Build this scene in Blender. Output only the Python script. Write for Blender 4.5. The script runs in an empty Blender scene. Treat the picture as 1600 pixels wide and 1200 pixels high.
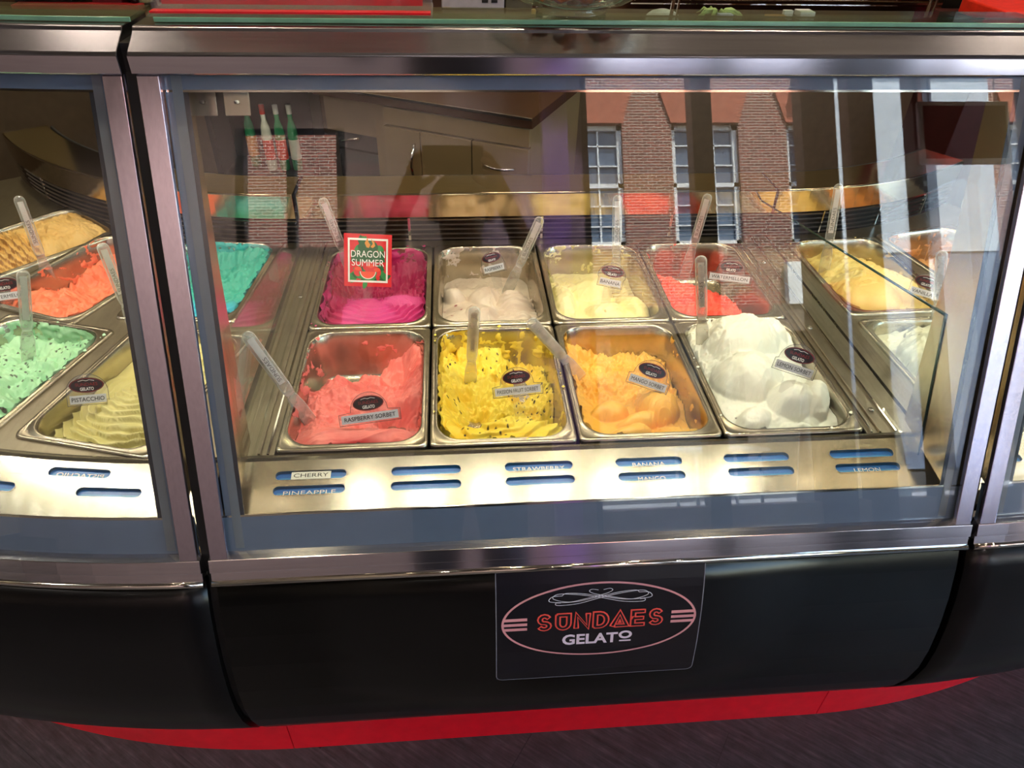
import bpy, math, random
import numpy as np
from mathutils import Vector, Matrix

sc = bpy.context.scene
Z0 = 0.88                     # height of the pan rims above the floor; all z below are measured from the rims
PI = math.pi
# ------------------------------------------------------------------ camera
CAM = np.array([0.31040, -0.87869, 0.81991])
RT = np.array([0.996869, -0.076129, 0.021382]); UP = np.array([0.030204, 0.616476, 0.786794]); FW = np.array([0.073079, 0.783685, -0.616845])
cd = bpy.data.cameras.new('camera'); cam = bpy.data.objects.new('camera', cd); sc.collection.objects.link(cam)
cd.sensor_width = 36; cd.lens = 1110 / 1600 * 36; cd.clip_start = 0.01; cd.clip_end = 200
mw = Matrix.Identity(4)
for i in range(3):
    mw[i][0] = RT[i]; mw[i][1] = UP[i]; mw[i][2] = -FW[i]; mw[i][3] = CAM[i] + (Z0 if i == 2 else 0)
cam.matrix_world = mw
sc.camera = cam
# ------------------------------------------------------------------ view, world, lights
sc.view_settings.view_transform = 'Standard'; sc.view_settings.look = 'None'
sc.view_settings.gamma = 1; sc.view_settings.use_curve_mapping = False
sc.view_settings.exposure = 0.12
sc.cycles.transparent_max_bounces = 32; sc.cycles.max_bounces = 8; sc.cycles.glossy_bounces = 5
sc.cycles.diffuse_bounces = 3; sc.cycles.caustics_reflective = False; sc.cycles.caustics_refractive = False
sc.cycles.sample_clamp_indirect = 6
w = bpy.data.worlds.new('sky'); sc.world = w; w.use_nodes = True
nt = w.node_tree; nt.nodes.clear()
sky = nt.nodes.new('ShaderNodeTexSky'); sky.sky_type = 'NISHITA'; sky.sun_disc = False
sky.sun_elevation = math.radians(48); sky.sun_rotation = math.radians(20); sky.air_density = 1.2; sky.dust_density = 1.0
bg = nt.nodes.new('ShaderNodeBackground'); bg.inputs[1].default_value = 1.3
wo = nt.nodes.new('ShaderNodeOutputWorld')
nt.links.new(sky.outputs[0], bg.inputs[0]); nt.links.new(bg.outputs[0], wo.inputs[0])

def add_light(kind, name, loc, direction, energy, color=(1, 1, 1), **kw):
    l = bpy.data.lights.new(name, kind); l.energy = energy; l.color = color
    for k, v in kw.items(): setattr(l, k, v)
    o = bpy.data.objects.new(name, l); sc.collection.objects.link(o)
    o.location = (loc[0], loc[1], loc[2] + Z0)
    o.rotation_euler = Vector(direction).to_track_quat('-Z', 'Y').to_euler()
    return o
add_light('SUN', 'sun', (0, 0, 6), (-0.3, -0.55, -1.2), 42, (1, .95, .86), angle=0.01)

# ------------------------------------------------------------------ materials
def lin(h):
    h = h.lstrip('#'); c = [int(h[i:i + 2], 16) / 255 for i in (0, 2, 4)]
    return tuple(((x + .055) / 1.055) ** 2.4 if x > .04045 else x / 12.92 for x in c)
MATS = {}
def new_mat(name):
    m = bpy.data.materials.new(name); m.use_nodes = True
    return m, m.node_tree, m.node_tree.nodes['Principled BSDF']
def noise(nt, scale, detail=3, coord='Object', stretch=None, rough=.55):
    tc = nt.nodes.new('ShaderNodeTexCoord'); n = nt.nodes.new('ShaderNodeTexNoise')
    n.inputs['Scale'].default_value = scale; n.inputs['Detail'].default_value = detail; n.inputs['Roughness'].default_value = rough
    if stretch:
        mp = nt.nodes.new('ShaderNodeMapping'); mp.inputs['Scale'].default_value = stretch
        nt.links.new(tc.outputs[coord], mp.inputs[0]); nt.links.new(mp.outputs[0], n.inputs[0])
    else: nt.links.new(tc.outputs[coord], n.inputs[0])
    return n
def ramp(nt, src, stops):
    r = nt.nodes.new('ShaderNodeValToRGB'); e = r.color_ramp.elements
    while len(e) < len(stops): e.new(.5)
    for i, (p, c) in enumerate(stops): e[i].position = p; e[i].color = (*c, 1) if len(c) == 3 else c
    nt.links.new(src, r.inputs[0]); return r
def bump(nt, bs, src, strength, dist):
    b = nt.nodes.new('ShaderNodeBump'); b.inputs['Strength'].default_value = strength; b.inputs['Distance'].default_value = dist
    nt.links.new(src, b.inputs['Height']); nt.links.new(b.outputs[0], bs.inputs['Normal']); return b
def plain(name, col, rough=.5, metal=0, emit=None, estr=0, coat=0, var=.12, bmp=0, scale=30, spec=.5):
    if name in MATS: return MATS[name]
    if isinstance(col, str): col = lin(col)
    m, t, b = new_mat(name)
    n = noise(t, scale, 4)
    r = ramp(t, n.outputs[0], [(.3, tuple(c * (1 - var) for c in col)), (.7, tuple(min(1, c * (1 + var)) for c in col))])
    t.links.new(r.outputs[0], b.inputs['Base Color'])
    b.inputs['Roughness'].default_value = rough; b.inputs['Metallic'].default_value = metal
    b.inputs['Coat Weight'].default_value = coat; b.inputs['Specular IOR Level'].default_value = spec
    if emit: b.inputs['Emission Color'].default_value = (*(lin(emit) if isinstance(emit, str) else emit), 1); b.inputs['Emission Strength'].default_value = estr
    if bmp: bump(t, b, n.outputs[0], bmp, .002)
    MATS[name] = m; return m
def steel(name, col, rough, stretch, grain=.3, dirt=0):
    m, t, b = new_mat(name)
    b.inputs['Metallic'].default_value = 1
    n = noise(t, 60, 4, stretch=stretch)
    r = ramp(t, n.outputs[0], [(.3, tuple(c * .92 for c in lin(col))), (.7, tuple(min(1, c * 1.06) for c in lin(col)))])
    if dirt:
        n2 = noise(t, 9, 6, rough=.7); r2 = ramp(t, n2.outputs[0], [(.5, (1, 1, 1)), (.75, (1 - dirt, 1 - dirt, 1 - dirt * .9))])
        mx = t.nodes.new('ShaderNodeMix'); mx.data_type = 'RGBA'; mx.blend_type = 'MULTIPLY'; mx.inputs[0].default_value = 1
        t.links.new(r.outputs[0], mx.inputs[6]); t.links.new(r2.outputs[0], mx.inputs[7]); t.links.new(mx.outputs[2], b.inputs['Base Color'])
    else: t.links.new(r.outputs[0], b.inputs['Base Color'])
    rr = ramp(t, n.outputs[0], [(.3, (rough * .95,) * 3), (.7, (rough * 1.06,) * 3)])
    t.links.new(rr.outputs[0], b.inputs['Roughness'])
    if grain > .5: bump(t, b, n.outputs[0], grain, .0004)
    MATS[name] = m; return m
def clear(name, tint=(.97, .99, .975), ior=1.5, haze=0, hazecol=(.8, .8, .8), gl=1.0, edge=0):
    m, t, b = new_mat(name); t.nodes.remove(b)
    out = [x for x in t.nodes if x.type == 'OUTPUT_MATERIAL'][0]
    tr = t.nodes.new('ShaderNodeBsdfTransparent'); tr.inputs[0].default_value = (*tint, 1)
    g = t.nodes.new('ShaderNodeBsdfGlossy'); g.inputs['Roughness'].default_value = 0.0; g.inputs[0].default_value = (gl, gl, gl, 1)
    ge = t.nodes.new('ShaderNodeNewGeometry'); mi = t.nodes.new('ShaderNodeMix')
    mi.inputs[2].default_value = ior; mi.inputs[3].default_value = 1 / ior
    t.links.new(ge.outputs['Backfacing'], mi.inputs[0])
    fr = t.nodes.new('ShaderNodeFresnel'); t.links.new(mi.outputs[0], fr.inputs[0])
    mx = t.nodes.new('ShaderNodeMixShader'); t.links.new(fr.outputs[0], mx.inputs[0])
    base = tr
    if haze:
        d = t.nodes.new('ShaderNodeBsdfDiffuse'); d.inputs[0].default_value = (*hazecol, 1)
        nz = noise(t, 40, 4); rr = ramp(t, nz.outputs[0], [(.35, (haze * .6,) * 3), (.7, (min(1, haze * 1.5),) * 3)])
        m2 = t.nodes.new('ShaderNodeMixShader')
        if edge:
            lw = t.nodes.new('ShaderNodeLayerWeight'); lw.inputs[0].default_value = .35; pw = t.nodes.new('ShaderNodeMath'); pw.operation = 'MULTIPLY_ADD'; pw.inputs[1].default_value = edge
            t.links.new(lw.outputs['Facing'], pw.inputs[0]); t.links.new(rr.outputs[0], pw.inputs[2]); t.links.new(pw.outputs[0], m2.inputs[0])
        else: t.links.new(rr.outputs[0], m2.inputs[0])
        t.links.new(tr.outputs[0], m2.inputs[1]); t.links.new(d.outputs[0], m2.inputs[2]); base = m2
    t.links.new(base.outputs[0], mx.inputs[1]); t.links.new(g.outputs[0], mx.inputs[2])
    t.links.new(mx.outputs[0], out.inputs[0]); MATS[name] = m; return m
def emission(name, col, s):
    m, t, b = new_mat(name); t.nodes.remove(b)
    out = [x for x in t.nodes if x.type == 'OUTPUT_MATERIAL'][0]
    e = t.nodes.new('ShaderNodeEmission'); e.inputs[0].default_value = (*col, 1); e.inputs[1].default_value = s
    t.links.new(e.outputs[0], out.inputs[0]); MATS[name] = m; return m

S_RAIL = steel('brushed steel rail', '#e0dde4', .12, (.1, 4, 4), .04)
S_RAIL2 = steel('satin steel rail top', '#8d8a94', .24, (.1, 4, 4), .04)
S_POST = steel('brushed steel post', '#d4cddc', .2, (4, 4, .1), .04)
S_DECK = steel('worn steel sheet', '#a9a08f', .34, (2, .3, 2), .08, .3)
S_LEDGE = steel('scuffed steel ledge', '#9a9486', .25, (.3, 3, 3), .1, .25)
_p = S_LEDGE.node_tree.nodes['Principled BSDF']; _p.inputs['Coat Weight'].default_value = .8; _p.inputs['Coat Roughness'].default_value = .07
S_PAN = steel('steel pan', '#c2baaa', .25, (1, 1, 1), .04)
S_MIRR = steel('polished steel', '#c8b596', .12, (.2, 2, 2), .03)
S_FIN = steel('satin steel fin', '#cdbda4', .25, (3, 3, .3), .04)
S_BEAD = steel('polished bead', '#dedad2', .08, (.2, 1, 1), .02)
GLASS = clear('clear glass')
GLASS_S = clear('side glass', (.95, .98, .955))
GLASS_T = clear('shelf glass', (.80, .93, .84))
def solid_clear(name, col, ior, rough=.03):
    m, t, b = new_mat(name); n = noise(t, 60, 3); rr = ramp(t, n.outputs[0], [(.3, (rough * .6,) * 3), (.7, (rough * 1.8,) * 3)]); t.links.new(rr.outputs[0], b.inputs['Roughness'])
    b.inputs['Base Color'].default_value = (*col, 1); b.inputs['Transmission Weight'].default_value = 1; b.inputs['IOR'].default_value = ior; MATS[name] = m; return m
MOULD = solid_clear('moulded clear plastic', (.97, .97, .95), 1.42)
EDGE = plain('green glass edge', '#86c0a0', .15, spec=.6)
ACRYL = clear('clear acrylic', (.95, .95, .94), 1.45, .06)
PLAST = clear('clear plastic', (.93, .93, .91), 1.5, .12, (.85, .83, .78), edge=.75)  # white mixed in at the edges imitates bright edge highlights
FRIT = plain('slate blue glass border', '#7283a2', .22, var=.04, spec=.6)
STRIP = plain('grey seal strip', '#7d8798', .35, var=.05)
BLACK = plain('black gloss laminate', '#060608', .28, var=.25, coat=.08, scale=60, spec=.3)
GAPM = plain('black rubber seal', '#08080a', .7)
RED = plain('red lacquer', '#f60c28', .25, var=.06, coat=.4)
WELL = plain('dark well', '#16161a', .5)

# ------------------------------------------------------------------ mesh helpers
class MB:
    def __init__(s): s.v = []; s.f = []; s.m = []; s.sm = []
    def add(s, verts, faces, m=0, smooth=False):
        b = len(s.v); s.v.extend([tuple(map(float, p)) for p in verts])
        for f in faces: s.f.append([i + b for i in f]); s.m.append(m); s.sm.append(smooth)
        return s
    def box(s, x0, x1, y0, y1, z0, z1, m=0):
        v = [(x, y, z) for z in (z0, z1) for y in (y0, y1) for x in (x0, x1)]
        return s.add(v, [(0, 2, 3, 1), (4, 5, 7, 6), (0, 1, 5, 4), (2, 6, 7, 3), (0, 4, 6, 2), (1, 3, 7, 5)], m)
    def obox(s, c, ax, ay, az, m=0):
        c, ax, ay, az = map(np.array, (c, ax, ay, az))
        v = [c + ax * x + ay * y + az * z for z in (-1, 1) for y in (-1, 1) for x in (-1, 1)]
        return s.add(v, [(0, 2, 3, 1), (4, 5, 7, 6), (0, 1, 5, 4), (2, 6, 7, 3), (0, 4, 6, 2), (1, 3, 7, 5)], m)
    def rings(s, rings, closed=True, caps=True, m=0, smooth=True):
        n = len(rings[0]); v = [p for r in rings for p in r]; f = []
        for i in range(len(rings) - 1):
            for j in range(n if closed else n - 1):
                a = i * n + j; b = i * n + (j + 1) % n; f.append((a, b, b + n, a + n))
        s.add(v, f, m, smooth)
        if caps:
            b = len(s.v) - len(v)
            s.f.append([b + j for j in reversed(range(n))]); s.m.append(m); s.sm.append(False)
            s.f.append([b + (len(rings) - 1) * n + j for j in range(n)]); s.m.append(m); s.sm.append(False)
        return s
    def tube(s, pts, r, seg=10, m=0, closed=False):
        pts = [np.array(p, float) for p in pts]; R = []
        ref = np.array([0.13, .21, .97])
        for i, p in enumerate(pts):
            d = pts[min(i + 1, len(pts) - 1)] - pts[max(i - 1, 0)]; d /= np.linalg.norm(d) + 1e-12
            if abs(d @ ref) > .95: rf = np.array([1., 0, 0])
            else: rf = ref
            a = np.cross(d, rf); a /= np.linalg.norm(a); b = np.cross(d, a)
            rr = r[i] if hasattr(r, '__len__') else r
            R.append([p + rr * (a * math.cos(2 * PI * k / seg) + b * math.sin(2 * PI * k / seg)) for k in range(seg)])
        return s.rings(R, m=m)
    def lathe(s, prof, c, seg=32, m=0, caps=False):
        R = [[(c[0] + r * math.cos(2 * PI * k / seg), c[1] + r * math.sin(2 * PI * k / seg), c[2] + z) for k in range(seg)] for r, z in prof]
        return s.rings(R, m=m, caps=caps)
    def poly(s, pts, fn, m=0, lift=0.0):          # flat 2-D polygon mapped through fn(u, v, lift)
        return s.add([fn(u, v, lift) for u, v in pts], [list(range(len(pts)))], m)
    def ribbon(s, pts, wd, fn, m=0, lift=0.0, closed=False):
        P = [np.array(p, float) for p in pts]; n = len(P); L = []; Rr = []
        for i in range(n):
            a = P[(i - 1) % n] if (closed or i > 0) else None; b = P[(i + 1) % n] if (closed or i < n - 1) else None
            d1 = (P[i] - a) if a is not None else (b - P[i]); d2 = (b - P[i]) if b is not None else d1
            d1 = d1 / (np.linalg.norm(d1) + 1e-12); d2 = d2 / (np.linalg.norm(d2) + 1e-12)
            n1 = np.array([-d1[1], d1[0]]); n2 = np.array([-d2[1], d2[0]]); mm = n1 + n2; ln = np.linalg.norm(mm)
            mm = n1 if ln < 1e-6 else mm / ln
            k = wd / 2 / max(.66, mm @ n1)
            L.append(P[i] + mm * k); Rr.append(P[i] - mm * k)
        v = [fn(*p, lift) for p in L] + [fn(*p, lift) for p in Rr]
        f = [(i, (i + 1) % n, n + (i + 1) % n, n + i) for i in range(n if closed else n - 1)]
        return s.add(v, f, m)
    def text(s, txt, size, fn, cx=0, cy=0, m=0, lift=0.0, width=None, bold=0.0):
        if 'M' in txt or 'N' in txt: bold = 0
        vs, fs, (x0, x1, y0, y1) = text_mesh(txt, bold)
        k = size / max(1e-6, (text_mesh('H', 0)[2][3])); kx = k
        if width: kx = width / (x1 - x0)
        mx = (x0 + x1) / 2; my = text_mesh('H', 0)[2][3] / 2
        return s.add([fn(cx + (x - mx) * kx, cy + (y - my) * k, lift) for x, y in vs], fs, m)
    def build(s, name, mats, parent=None, bevel=0, origin=None, seg=2):
        me = bpy.data.meshes.new(name); o = bpy.data.objects.new(name, me); sc.collection.objects.link(o)
        if not isinstance(mats, (list, tuple)): mats = [mats]
        org = np.zeros(3)
        if parent is not None:
            o.parent = parent; org = np.array(ROOT[parent.name])
        elif origin is not None: org = np.array(origin, float)
        else: org = np.array(s.v).mean(0) if s.v else org
        v = np.array(s.v) - org
        me.from_pydata([tuple(p) for p in v], [], s.f)
        for mt in mats: me.materials.append(mt)
        me.polygons.foreach_set('material_index', s.m); me.polygons.foreach_set('use_smooth', s.sm)
        me.update()
        if parent is None: o.location = (org[0], org[1], org[2] + Z0)
        ROOT[o.name] = tuple(org)
        if bevel:
            b = o.modifiers.new('bevel', 'BEVEL'); b.width = bevel; b.segments = seg; b.limit_method = 'ANGLE'
        return o
ROOT = {}
TXT = {}
def text_mesh(txt, bold=0.0):
    k = (txt, bold)
    if k in TXT: return TXT[k]
    c = bpy.data.curves.new('t', 'FONT'); c.body = txt; c.size = 1; c.resolution_u = 3; c.offset = bold
    o = bpy.data.objects.new('t', c); sc.collection.objects.link(o)
    dg = bpy.context.evaluated_depsgraph_get(); dg.update()
    me = bpy.data.meshes.new_from_object(o.evaluated_get(dg), depsgraph=dg)
    vs = [(p.co.x, p.co.y) for p in me.vertices]; fs = [list(p.vertices) for p in me.polygons]
    bpy.data.objects.remove(o); bpy.data.curves.remove(c); bpy.data.meshes.remove(me)
    xs = [p[0] for p in vs]; ys = [p[1] for p in vs]
    TXT[k] = (vs, fs, (min(xs), max(xs), min(ys), max(ys))); return TXT[k]
def thing(name, label, cat, loc=(0, 0, 0), group=None):
    o = bpy.data.objects.new(name, None); sc.collection.objects.link(o); o.empty_display_size = .05
    o.location = (loc[0], loc[1], loc[2] + Z0); ROOT[o.name] = tuple(loc)
    return tag(o, label, cat, group)
def tag(o, label, cat, group=None):
    o['label'] = label; o['category'] = cat
    if group: o['group'] = group
    return o
def struct(o): o['kind'] = 'structure'; return o
def ray(x, y):
    d = FW + RT * (x - 800) / 1110 - UP * (y - 600) / 1110; return d
def onz(x, y, z): d = ray(x, y); return CAM + d * (z - CAM[2]) / d[2]
def onY(x, y, Y): d = ray(x, y); return CAM + d * (Y - CAM[1]) / d[1]
def ell(cx, cy, rx, ry, n=40, a0=0, a1=2 * PI):
    full = abs(a1 - a0 - 2 * PI) < 1e-6
    return [(cx + rx * math.cos(a0 + (a1 - a0) * i / (n if full else n - 1)), cy + ry * math.sin(a0 + (a1 - a0) * i / (n if full else n - 1))) for i in range(n)]

# ================================================================== display case
RC = 2.0; YC = RC - .17; XL = -.072; XR = 1.12
def cmap(side, t, y, z):
    if side == 'c': return (t, y, z)
    th = t / RC; r = YC - y
    return ((XL - r * math.sin(th)) if side == 'l' else (XR + r * math.sin(th)), YC - r * math.cos(th), z)
def gl(z): return -.19 + .378 * (z + .07)
def sweep(side, t0, t1, prof, m=0, mb=None, smooth=False):
    mb = mb or MB(); n = 1 if side == 'c' else max(2, int(abs(t1 - t0) / .05))
    R = [[cmap(side, t0 + (t1 - t0) * i / n, y, z) for y, z in prof] for i in range(n + 1)]
    return mb.rings(R, smooth=smooth, m=m)
def slab(z0, z1, off, th):                       # strip lying on the slanted glass line, off = distance out of the glass
    return [(gl(z0) - off, z0), (gl(z1) - off, z1), (gl(z1) - off + th, z1), (gl(z0) - off + th, z0)]
BELLY = [(-.186, -.081), (-.206, -.125), (-.224, -.18), (-.238, -.24), (-.247, -.30), (-.249, -.35), (-.243, -.40), (-.228, -.45), (-.205, -.50), (-.17, -.55), (-.12, -.585), (-.10, -.59)]

def tag_ledge(side, t0, t1, root, slots):
    sl = (-.032 + .008) / (-.120 + .012)
    top = lambda y: -.008 + (y + .012) * sl
    mb = MB()
    # ledge sheet with real cut-outs: bands in y, split in t around each slot
    holes = {}
    for (t, y, hw) in [(s_[0], s_[1], s_[2]) for s_ in slots]: holes.setdefault(round(y, 4), []).append((t, hw))
    ys = [-.012]; 
    rows = sorted(holes, reverse=True)
    for y in rows: ys += [y + .0088, y - .0088]
    ys += [-.120]
    for k in range(len(ys) - 1):
        ya, yb = ys[k], ys[k + 1]
        segs = [(t0, t1)]
        for y in rows:
            if yb - 1e-6 <= y <= ya + 1e-6:
                for (t, hw) in holes[y]:
                    ns = []
                    for a, b in segs:
                        if t + hw <= a or t - hw >= b: ns.append((a, b)); continue
                        if t - hw > a: ns.append((a, t - hw))
                        if t + hw < b: ns.append((t + hw, b))
                    segs = ns
        for a, b in segs:
            n = 1 if side == 'c' else max(1, int((b - a) / .05))
            for i in range(n):
                p, q = a + (b - a) * i / n, a + (b - a) * (i + 1) / n
                mb.add([cmap(side, p, ya, top(ya)), cmap(side, q, ya, top(ya)), cmap(side, q, yb, top(yb)), cmap(side, p, yb, top(yb))], [(0, 1, 2, 3)])
    sweep(side, t0, t1, [(-.120, top(-.12)), (-.124, top(-.12) - .002), (-.126, -.060), (-.120, -.060)], mb=mb)
    sweep(side, t0, t1, [(-.003, -.004), (-.003, -.0125), (-.012, -.0125), (-.012, -.0075), (-.0085, -.0035)], mb=mb)
    lo = mb.build('tag_ledge', S_LEDGE, root)
    for (t, y, hw, txt, paper) in slots:
        fn = lambda u, v, l, t=t, y=y: cmap(side, t + u, y + v, top(y) + v * sl + l)
        # corner fillers and rolled rim make the cut-out a long rounded slot
        m2 = MB(); h = .0088; r = h
        outl = [(hw - r + r * math.cos(a), r * math.sin(a)) for a in np.linspace(-PI / 2, PI / 2, 9)] + [(-hw + r + r * math.cos(a), r * math.sin(a)) for a in np.linspace(PI / 2, 3 * PI / 2, 9)]
        for sx in (1, -1):
            for sy in (1, -1):
                arc = [(sx * (hw - r + r * math.cos(a)), sy * r * math.sin(a)) for a in np.linspace(0, PI / 2, 6)]
                m2.poly([(sx * hw, sy * h)] + arc, fn, 0)
        m2.ribbon(outl, .0016, fn, 0, .0006, True)
        ins = [(u * .985, v * .93) for u, v in outl]
        m2.rings([[fn(u, v, 0) for u, v in outl], [fn(u, v, -.006) for u, v in ins]], caps=False, smooth=False)
        m2.build('tag_slot', S_LEDGE, lo)
        m3 = MB()
        m3.poly([(u * 1.02, v * 1.05) for u, v in outl], fn, 0, -.0055)
        m3.poly([(-hw * .9, -.0035), (hw * .9, -.0035), (hw * .9, -.0005), (-hw * .9, -.0005)], fn, 3, -.005)
        if paper: m3.poly([(-hw * .55, -.0065), (hw * .55, -.0065), (hw * .55, .007), (-hw * .55, .007)], fn, 1, -.001)
        if txt: m3.text(txt, .0068, fn, 0, -.0012 if not paper else 0, 2 if paper else 1, -.0005 if paper else -.0042, width=min(len(txt) * .0092, hw * 1.5))
        m3.build('name_plate', [BLUE, PAPER, INK, BLUE2], lo)
BLUE = plain('blue plastic insert', '#1a66b8', .3, var=.1); BLUE2 = plain('pale blue plastic', '#4f92cc', .25)
PAPER = plain('white paper', '#ecebe2', .6, var=.03); INK = plain('black ink', '#101014', .5)

def module(side, t0, t1, label, slots, fins):
    root = thing('display_case', label, 'display case', cmap(side, (t0 + t1) / 2, .3, -.88))
    e0, e1 = t0, t1
    sweep(side, e0, e1, [(.045, .5775), (.043, .580), (.043, .600), (.046, .6035), (.078, .6195), (.081, .6235), (.086, .6245), (.165, .6245), (.165, .60), (.065, .60), (.065, .5775)]).build('top_rail', S_RAIL2, root, .0012)
    sweep(side, e0 + .0005, e1 - .0005, [(.0424, .5795), (.0416, .5805), (.0416, .5995), (.0424, .6005)]).build('rail_face', S_RAIL, root)
    sweep(side, e0, e1, [(.165, .599), (.165, .608), (.235, .600), (.235, .585), (.066, .585), (.066, .599)]).build('canopy_underside', S_DECK, root)
    # slanted front pane with printed border
    sweep(side, e0 + .002, e1 - .002, slab(-.038, .578, 0, .006)).build('front_glass', GLASS, root)
    i0, i1 = (e0 + .004, e1 - .004)
    sweep(side, i0, i1, slab(-.038, .0145, -.0065, .0012)).build('glass_border', FRIT, root)
    sweep(side, i0, i1, slab(.0145, .0175, -.0065, .0015)).build('border_edge', S_BEAD, root)
    sweep(side, i0, i1, slab(.5585, .578, -.0065, .0012)).build('glass_border', FRIT, root)
    sweep(side, i0, i1, slab(.5560, .5585, -.0065, .0018)).build('border_edge', S_BEAD, root)
    for sgn, e in ((1, e0), (-1, e1)):
        if side != 'c' and sgn < 0: continue
        q = lambda d: e + sgn * d
        def sw(a, b, prof): a, b = q(a), q(b); return sweep(side, min(a, b), max(a, b), prof)
        sw(.003, .0285, slab(-.038, .577, .0085, .0085)).build('frame_post', S_POST, root, .0008)
        sw(.0285, .0375, slab(-.038, .577, -.0066, .0012)).build('glass_border', FRIT, root)
        sw(.0375, .0500, slab(-.033, .577, -.0062, .0022)).build('seal_strip', STRIP, root)
        sw(.0500, .0560, slab(-.038, .577, -.0066, .0012)).build('glass_border', FRIT2, root)
    sweep(side, e0, e1, [(gl(-.038) - .010, -.0375), (gl(-.056) - .011, -.057), (gl(-.058) - .007, -.059), (gl(-.07) - .008, -.0725), (gl(-.07) + .02, -.0725), (gl(-.038) + .02, -.0375)]).build('bottom_rail', S_RAIL, root, .0006)
    c0 = (gl(-.075) - .006, -.0775)
    sweep(side, e0, e1, [(c0[0] + .0058 * math.cos(a), c0[1] + .0058 * math.sin(a)) for a in np.linspace(0, 2 * PI, 13)[:-1]], smooth=True).build('bead_trim', S_BEAD, root)
    sweep(side, e0 + .0015, e1 - .0015, BELLY + [(-.10, -.58), (-.11, -.575), (-.16, -.54), (-.215, -.45), (-.235, -.35), (-.225, -.24), (-.19, -.13), (-.17, -.092)], smooth=True).build('belly_panel', BLACK, root)
    # inside
    y1 = .765
    mb = MB()
    sweep(side, e0, e1, [(-.003, -.0125), (-.003, -.20), (.0, -.20), (.0, -.0125)], mb=mb)
    sweep(side, e0, e1, [(-.003, -.20), (y1, -.20), (y1, -.205), (-.003, -.205)], mb=mb)
    sweep(side, e0, e1, [(y1, -.20), (y1 + .12, .115), (y1 + .125, .115), (y1 + .005, -.20)], mb=mb)
    mb.build('well_liner', WELL, root)
    # air grille
    g = sweep(side, e0, e1, [(y1 + .03, -.02), (y1 + .03, .062), (y1 + .035, .062), (y1 + .035, -.02)]).build('air_grille', WELL, root)
    for k in range(5):
        z = -.002 + k * .0125
        sweep(side, e0, e1, [(y1 + .0, z), (y1 + .003, z + .003), (y1 + .03, z + .002), (y1 + .03, z - .001)]).build('grille_bar', S_BEAD, g)
    for k in range(3):
        t = e0 + (e1 - e0) * (.22 + .28 * k)
        sweep(side, t, t + .006, [(y1 - .001, -.003), (y1 - .001, .056), (y1 + .002, .056), (y1 + .002, -.003)]).build('grille_bracket', S_BEAD, g)
    sweep(side, e0, e1, [(y1 - .002, .0585), (y1 - .002, .1165), (y1 + .001, .1195), (y1 + .112, .1195), (y1 + .112, .112), (y1 + .01, .112), (y1 + .006, .0585)]).build('rear_ledge', S_MIRR, root, .0008)
    # light bar under the canopy
    lb = sweep(side, e0 + .06, e1 - .06, [(.085, .584), (.085, .570), (.100, .564), (.118, .570), (.118, .584)]).build('light_bar', S_DECK, root)
    n = 7 if side == 'c' else 12
    for k in range(n):
        t = e0 + .06 + (e1 - e0 - .12) * (k + .5) / n
        sweep(side, t - .016, t + .016, [(.090, .5675), (.100, .5630), (.111, .5668), (.100, .5640)]).build('lamp', LAMP, lb)
    tag_ledge(side, e0 + .004, e1 - .004, root, slots)
    for sgn, e in ((1, e0), (-1, e1)):
        if side != 'c' and sgn < 0: continue
        t = e + sgn * .030
        P = [(gl(.01) + .008, -.005), (gl(.10) + .13, .02), (gl(.3) + .115, .3), (gl(.555) + .10, .584), (gl(.584) + .008, .584)]
        th = sgn * .0035
        if fins: sweep(side, min(t, t + th), max(t, t + th), P).build('side_fin', S_FIN, root)
        # low side partition of glass behind the fin, its top edge falling towards the back
        if side == 'c':
            tt = t + sgn * .002
            G = [(-.060, -.004), (.020, .224), (.76, .092), (.76, -.004)]
            mbg = sweep(side, min(tt, tt + sgn * .005), max(tt, tt + sgn * .005), G)
            go = mbg.build('side_glass', GLASS_S, root)
            if sgn > 0: continue
            m = MB(); m.tube([(tt + sgn * .0025, .020, .2250), (tt + sgn * .0025, .76, .0930)], .0022, 6); m.tube([(tt + sgn * .0025, -.060, -.004), (tt + sgn * .0025, .020, .225)], .0018, 6)
            m.build('glass_edge', DEDGE, go)
    return root
FRIT2 = plain('dark glass border', '#2c3442', .25, var=.04); LAMP = emission('lamp white', (1, .93, .76), 26)
DEDGE = plain('dark glass rim', '#2a4038', .2)

cslots = []
names = [('CHERRY', 1, 'PINEAPPLE'), (None, 0, None), ('STRAWBERRY', 0, None), ('BANANA', 0, 'MANGO'), (None, 0, None), (None, 0, 'LEMON')]
for k, (a, pp, b) in enumerate(names):
    cslots += [(.065 + .186 * k, -.041, .0575, a, pp), (.065 + .186 * k, -.0685, .0575, b, 0)]
CASE = module('c', -.0665, 1.1165, 'middle straight section of the stainless gelato display case with slanted front pane', cslots, True)
lslots = [(.25, -.033, .055, 'PISTACHIO', 0), (.185, -.066, .055, None, 0), (.45, -.033, .055, None, 0), (.40, -.066, .055, None, 0)]
CASEL = module('l', .0065, 1.9, 'curved gelato display case section left of the dark vertical seam', lslots, True)
rslots = [(.09, -.033, .055, None, 0), (.11, -.066, .055, None, 0), (.3, -.04, .055, None, 0)]
CASER = module('r', .0065, 1.2, 'curved gelato display case section at the right edge beyond the second seam', rslots, True)
# warm strip light of each section (light of the lamp bars)
for sd, a, b, e in (('c', -.0065, 1.0565, .52), ('l', .0665, 1.0, .52), ('r', .0665, .9, .52)):
    for k in range(7):
        add_light('AREA', 'case_light', cmap(sd, a + (b - a) * (k + .5) / 7, .1005, .560), (0, .10, -1), e, (1, .92, .74), shape='RECTANGLE', size=.034, size_y=.016)

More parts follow.
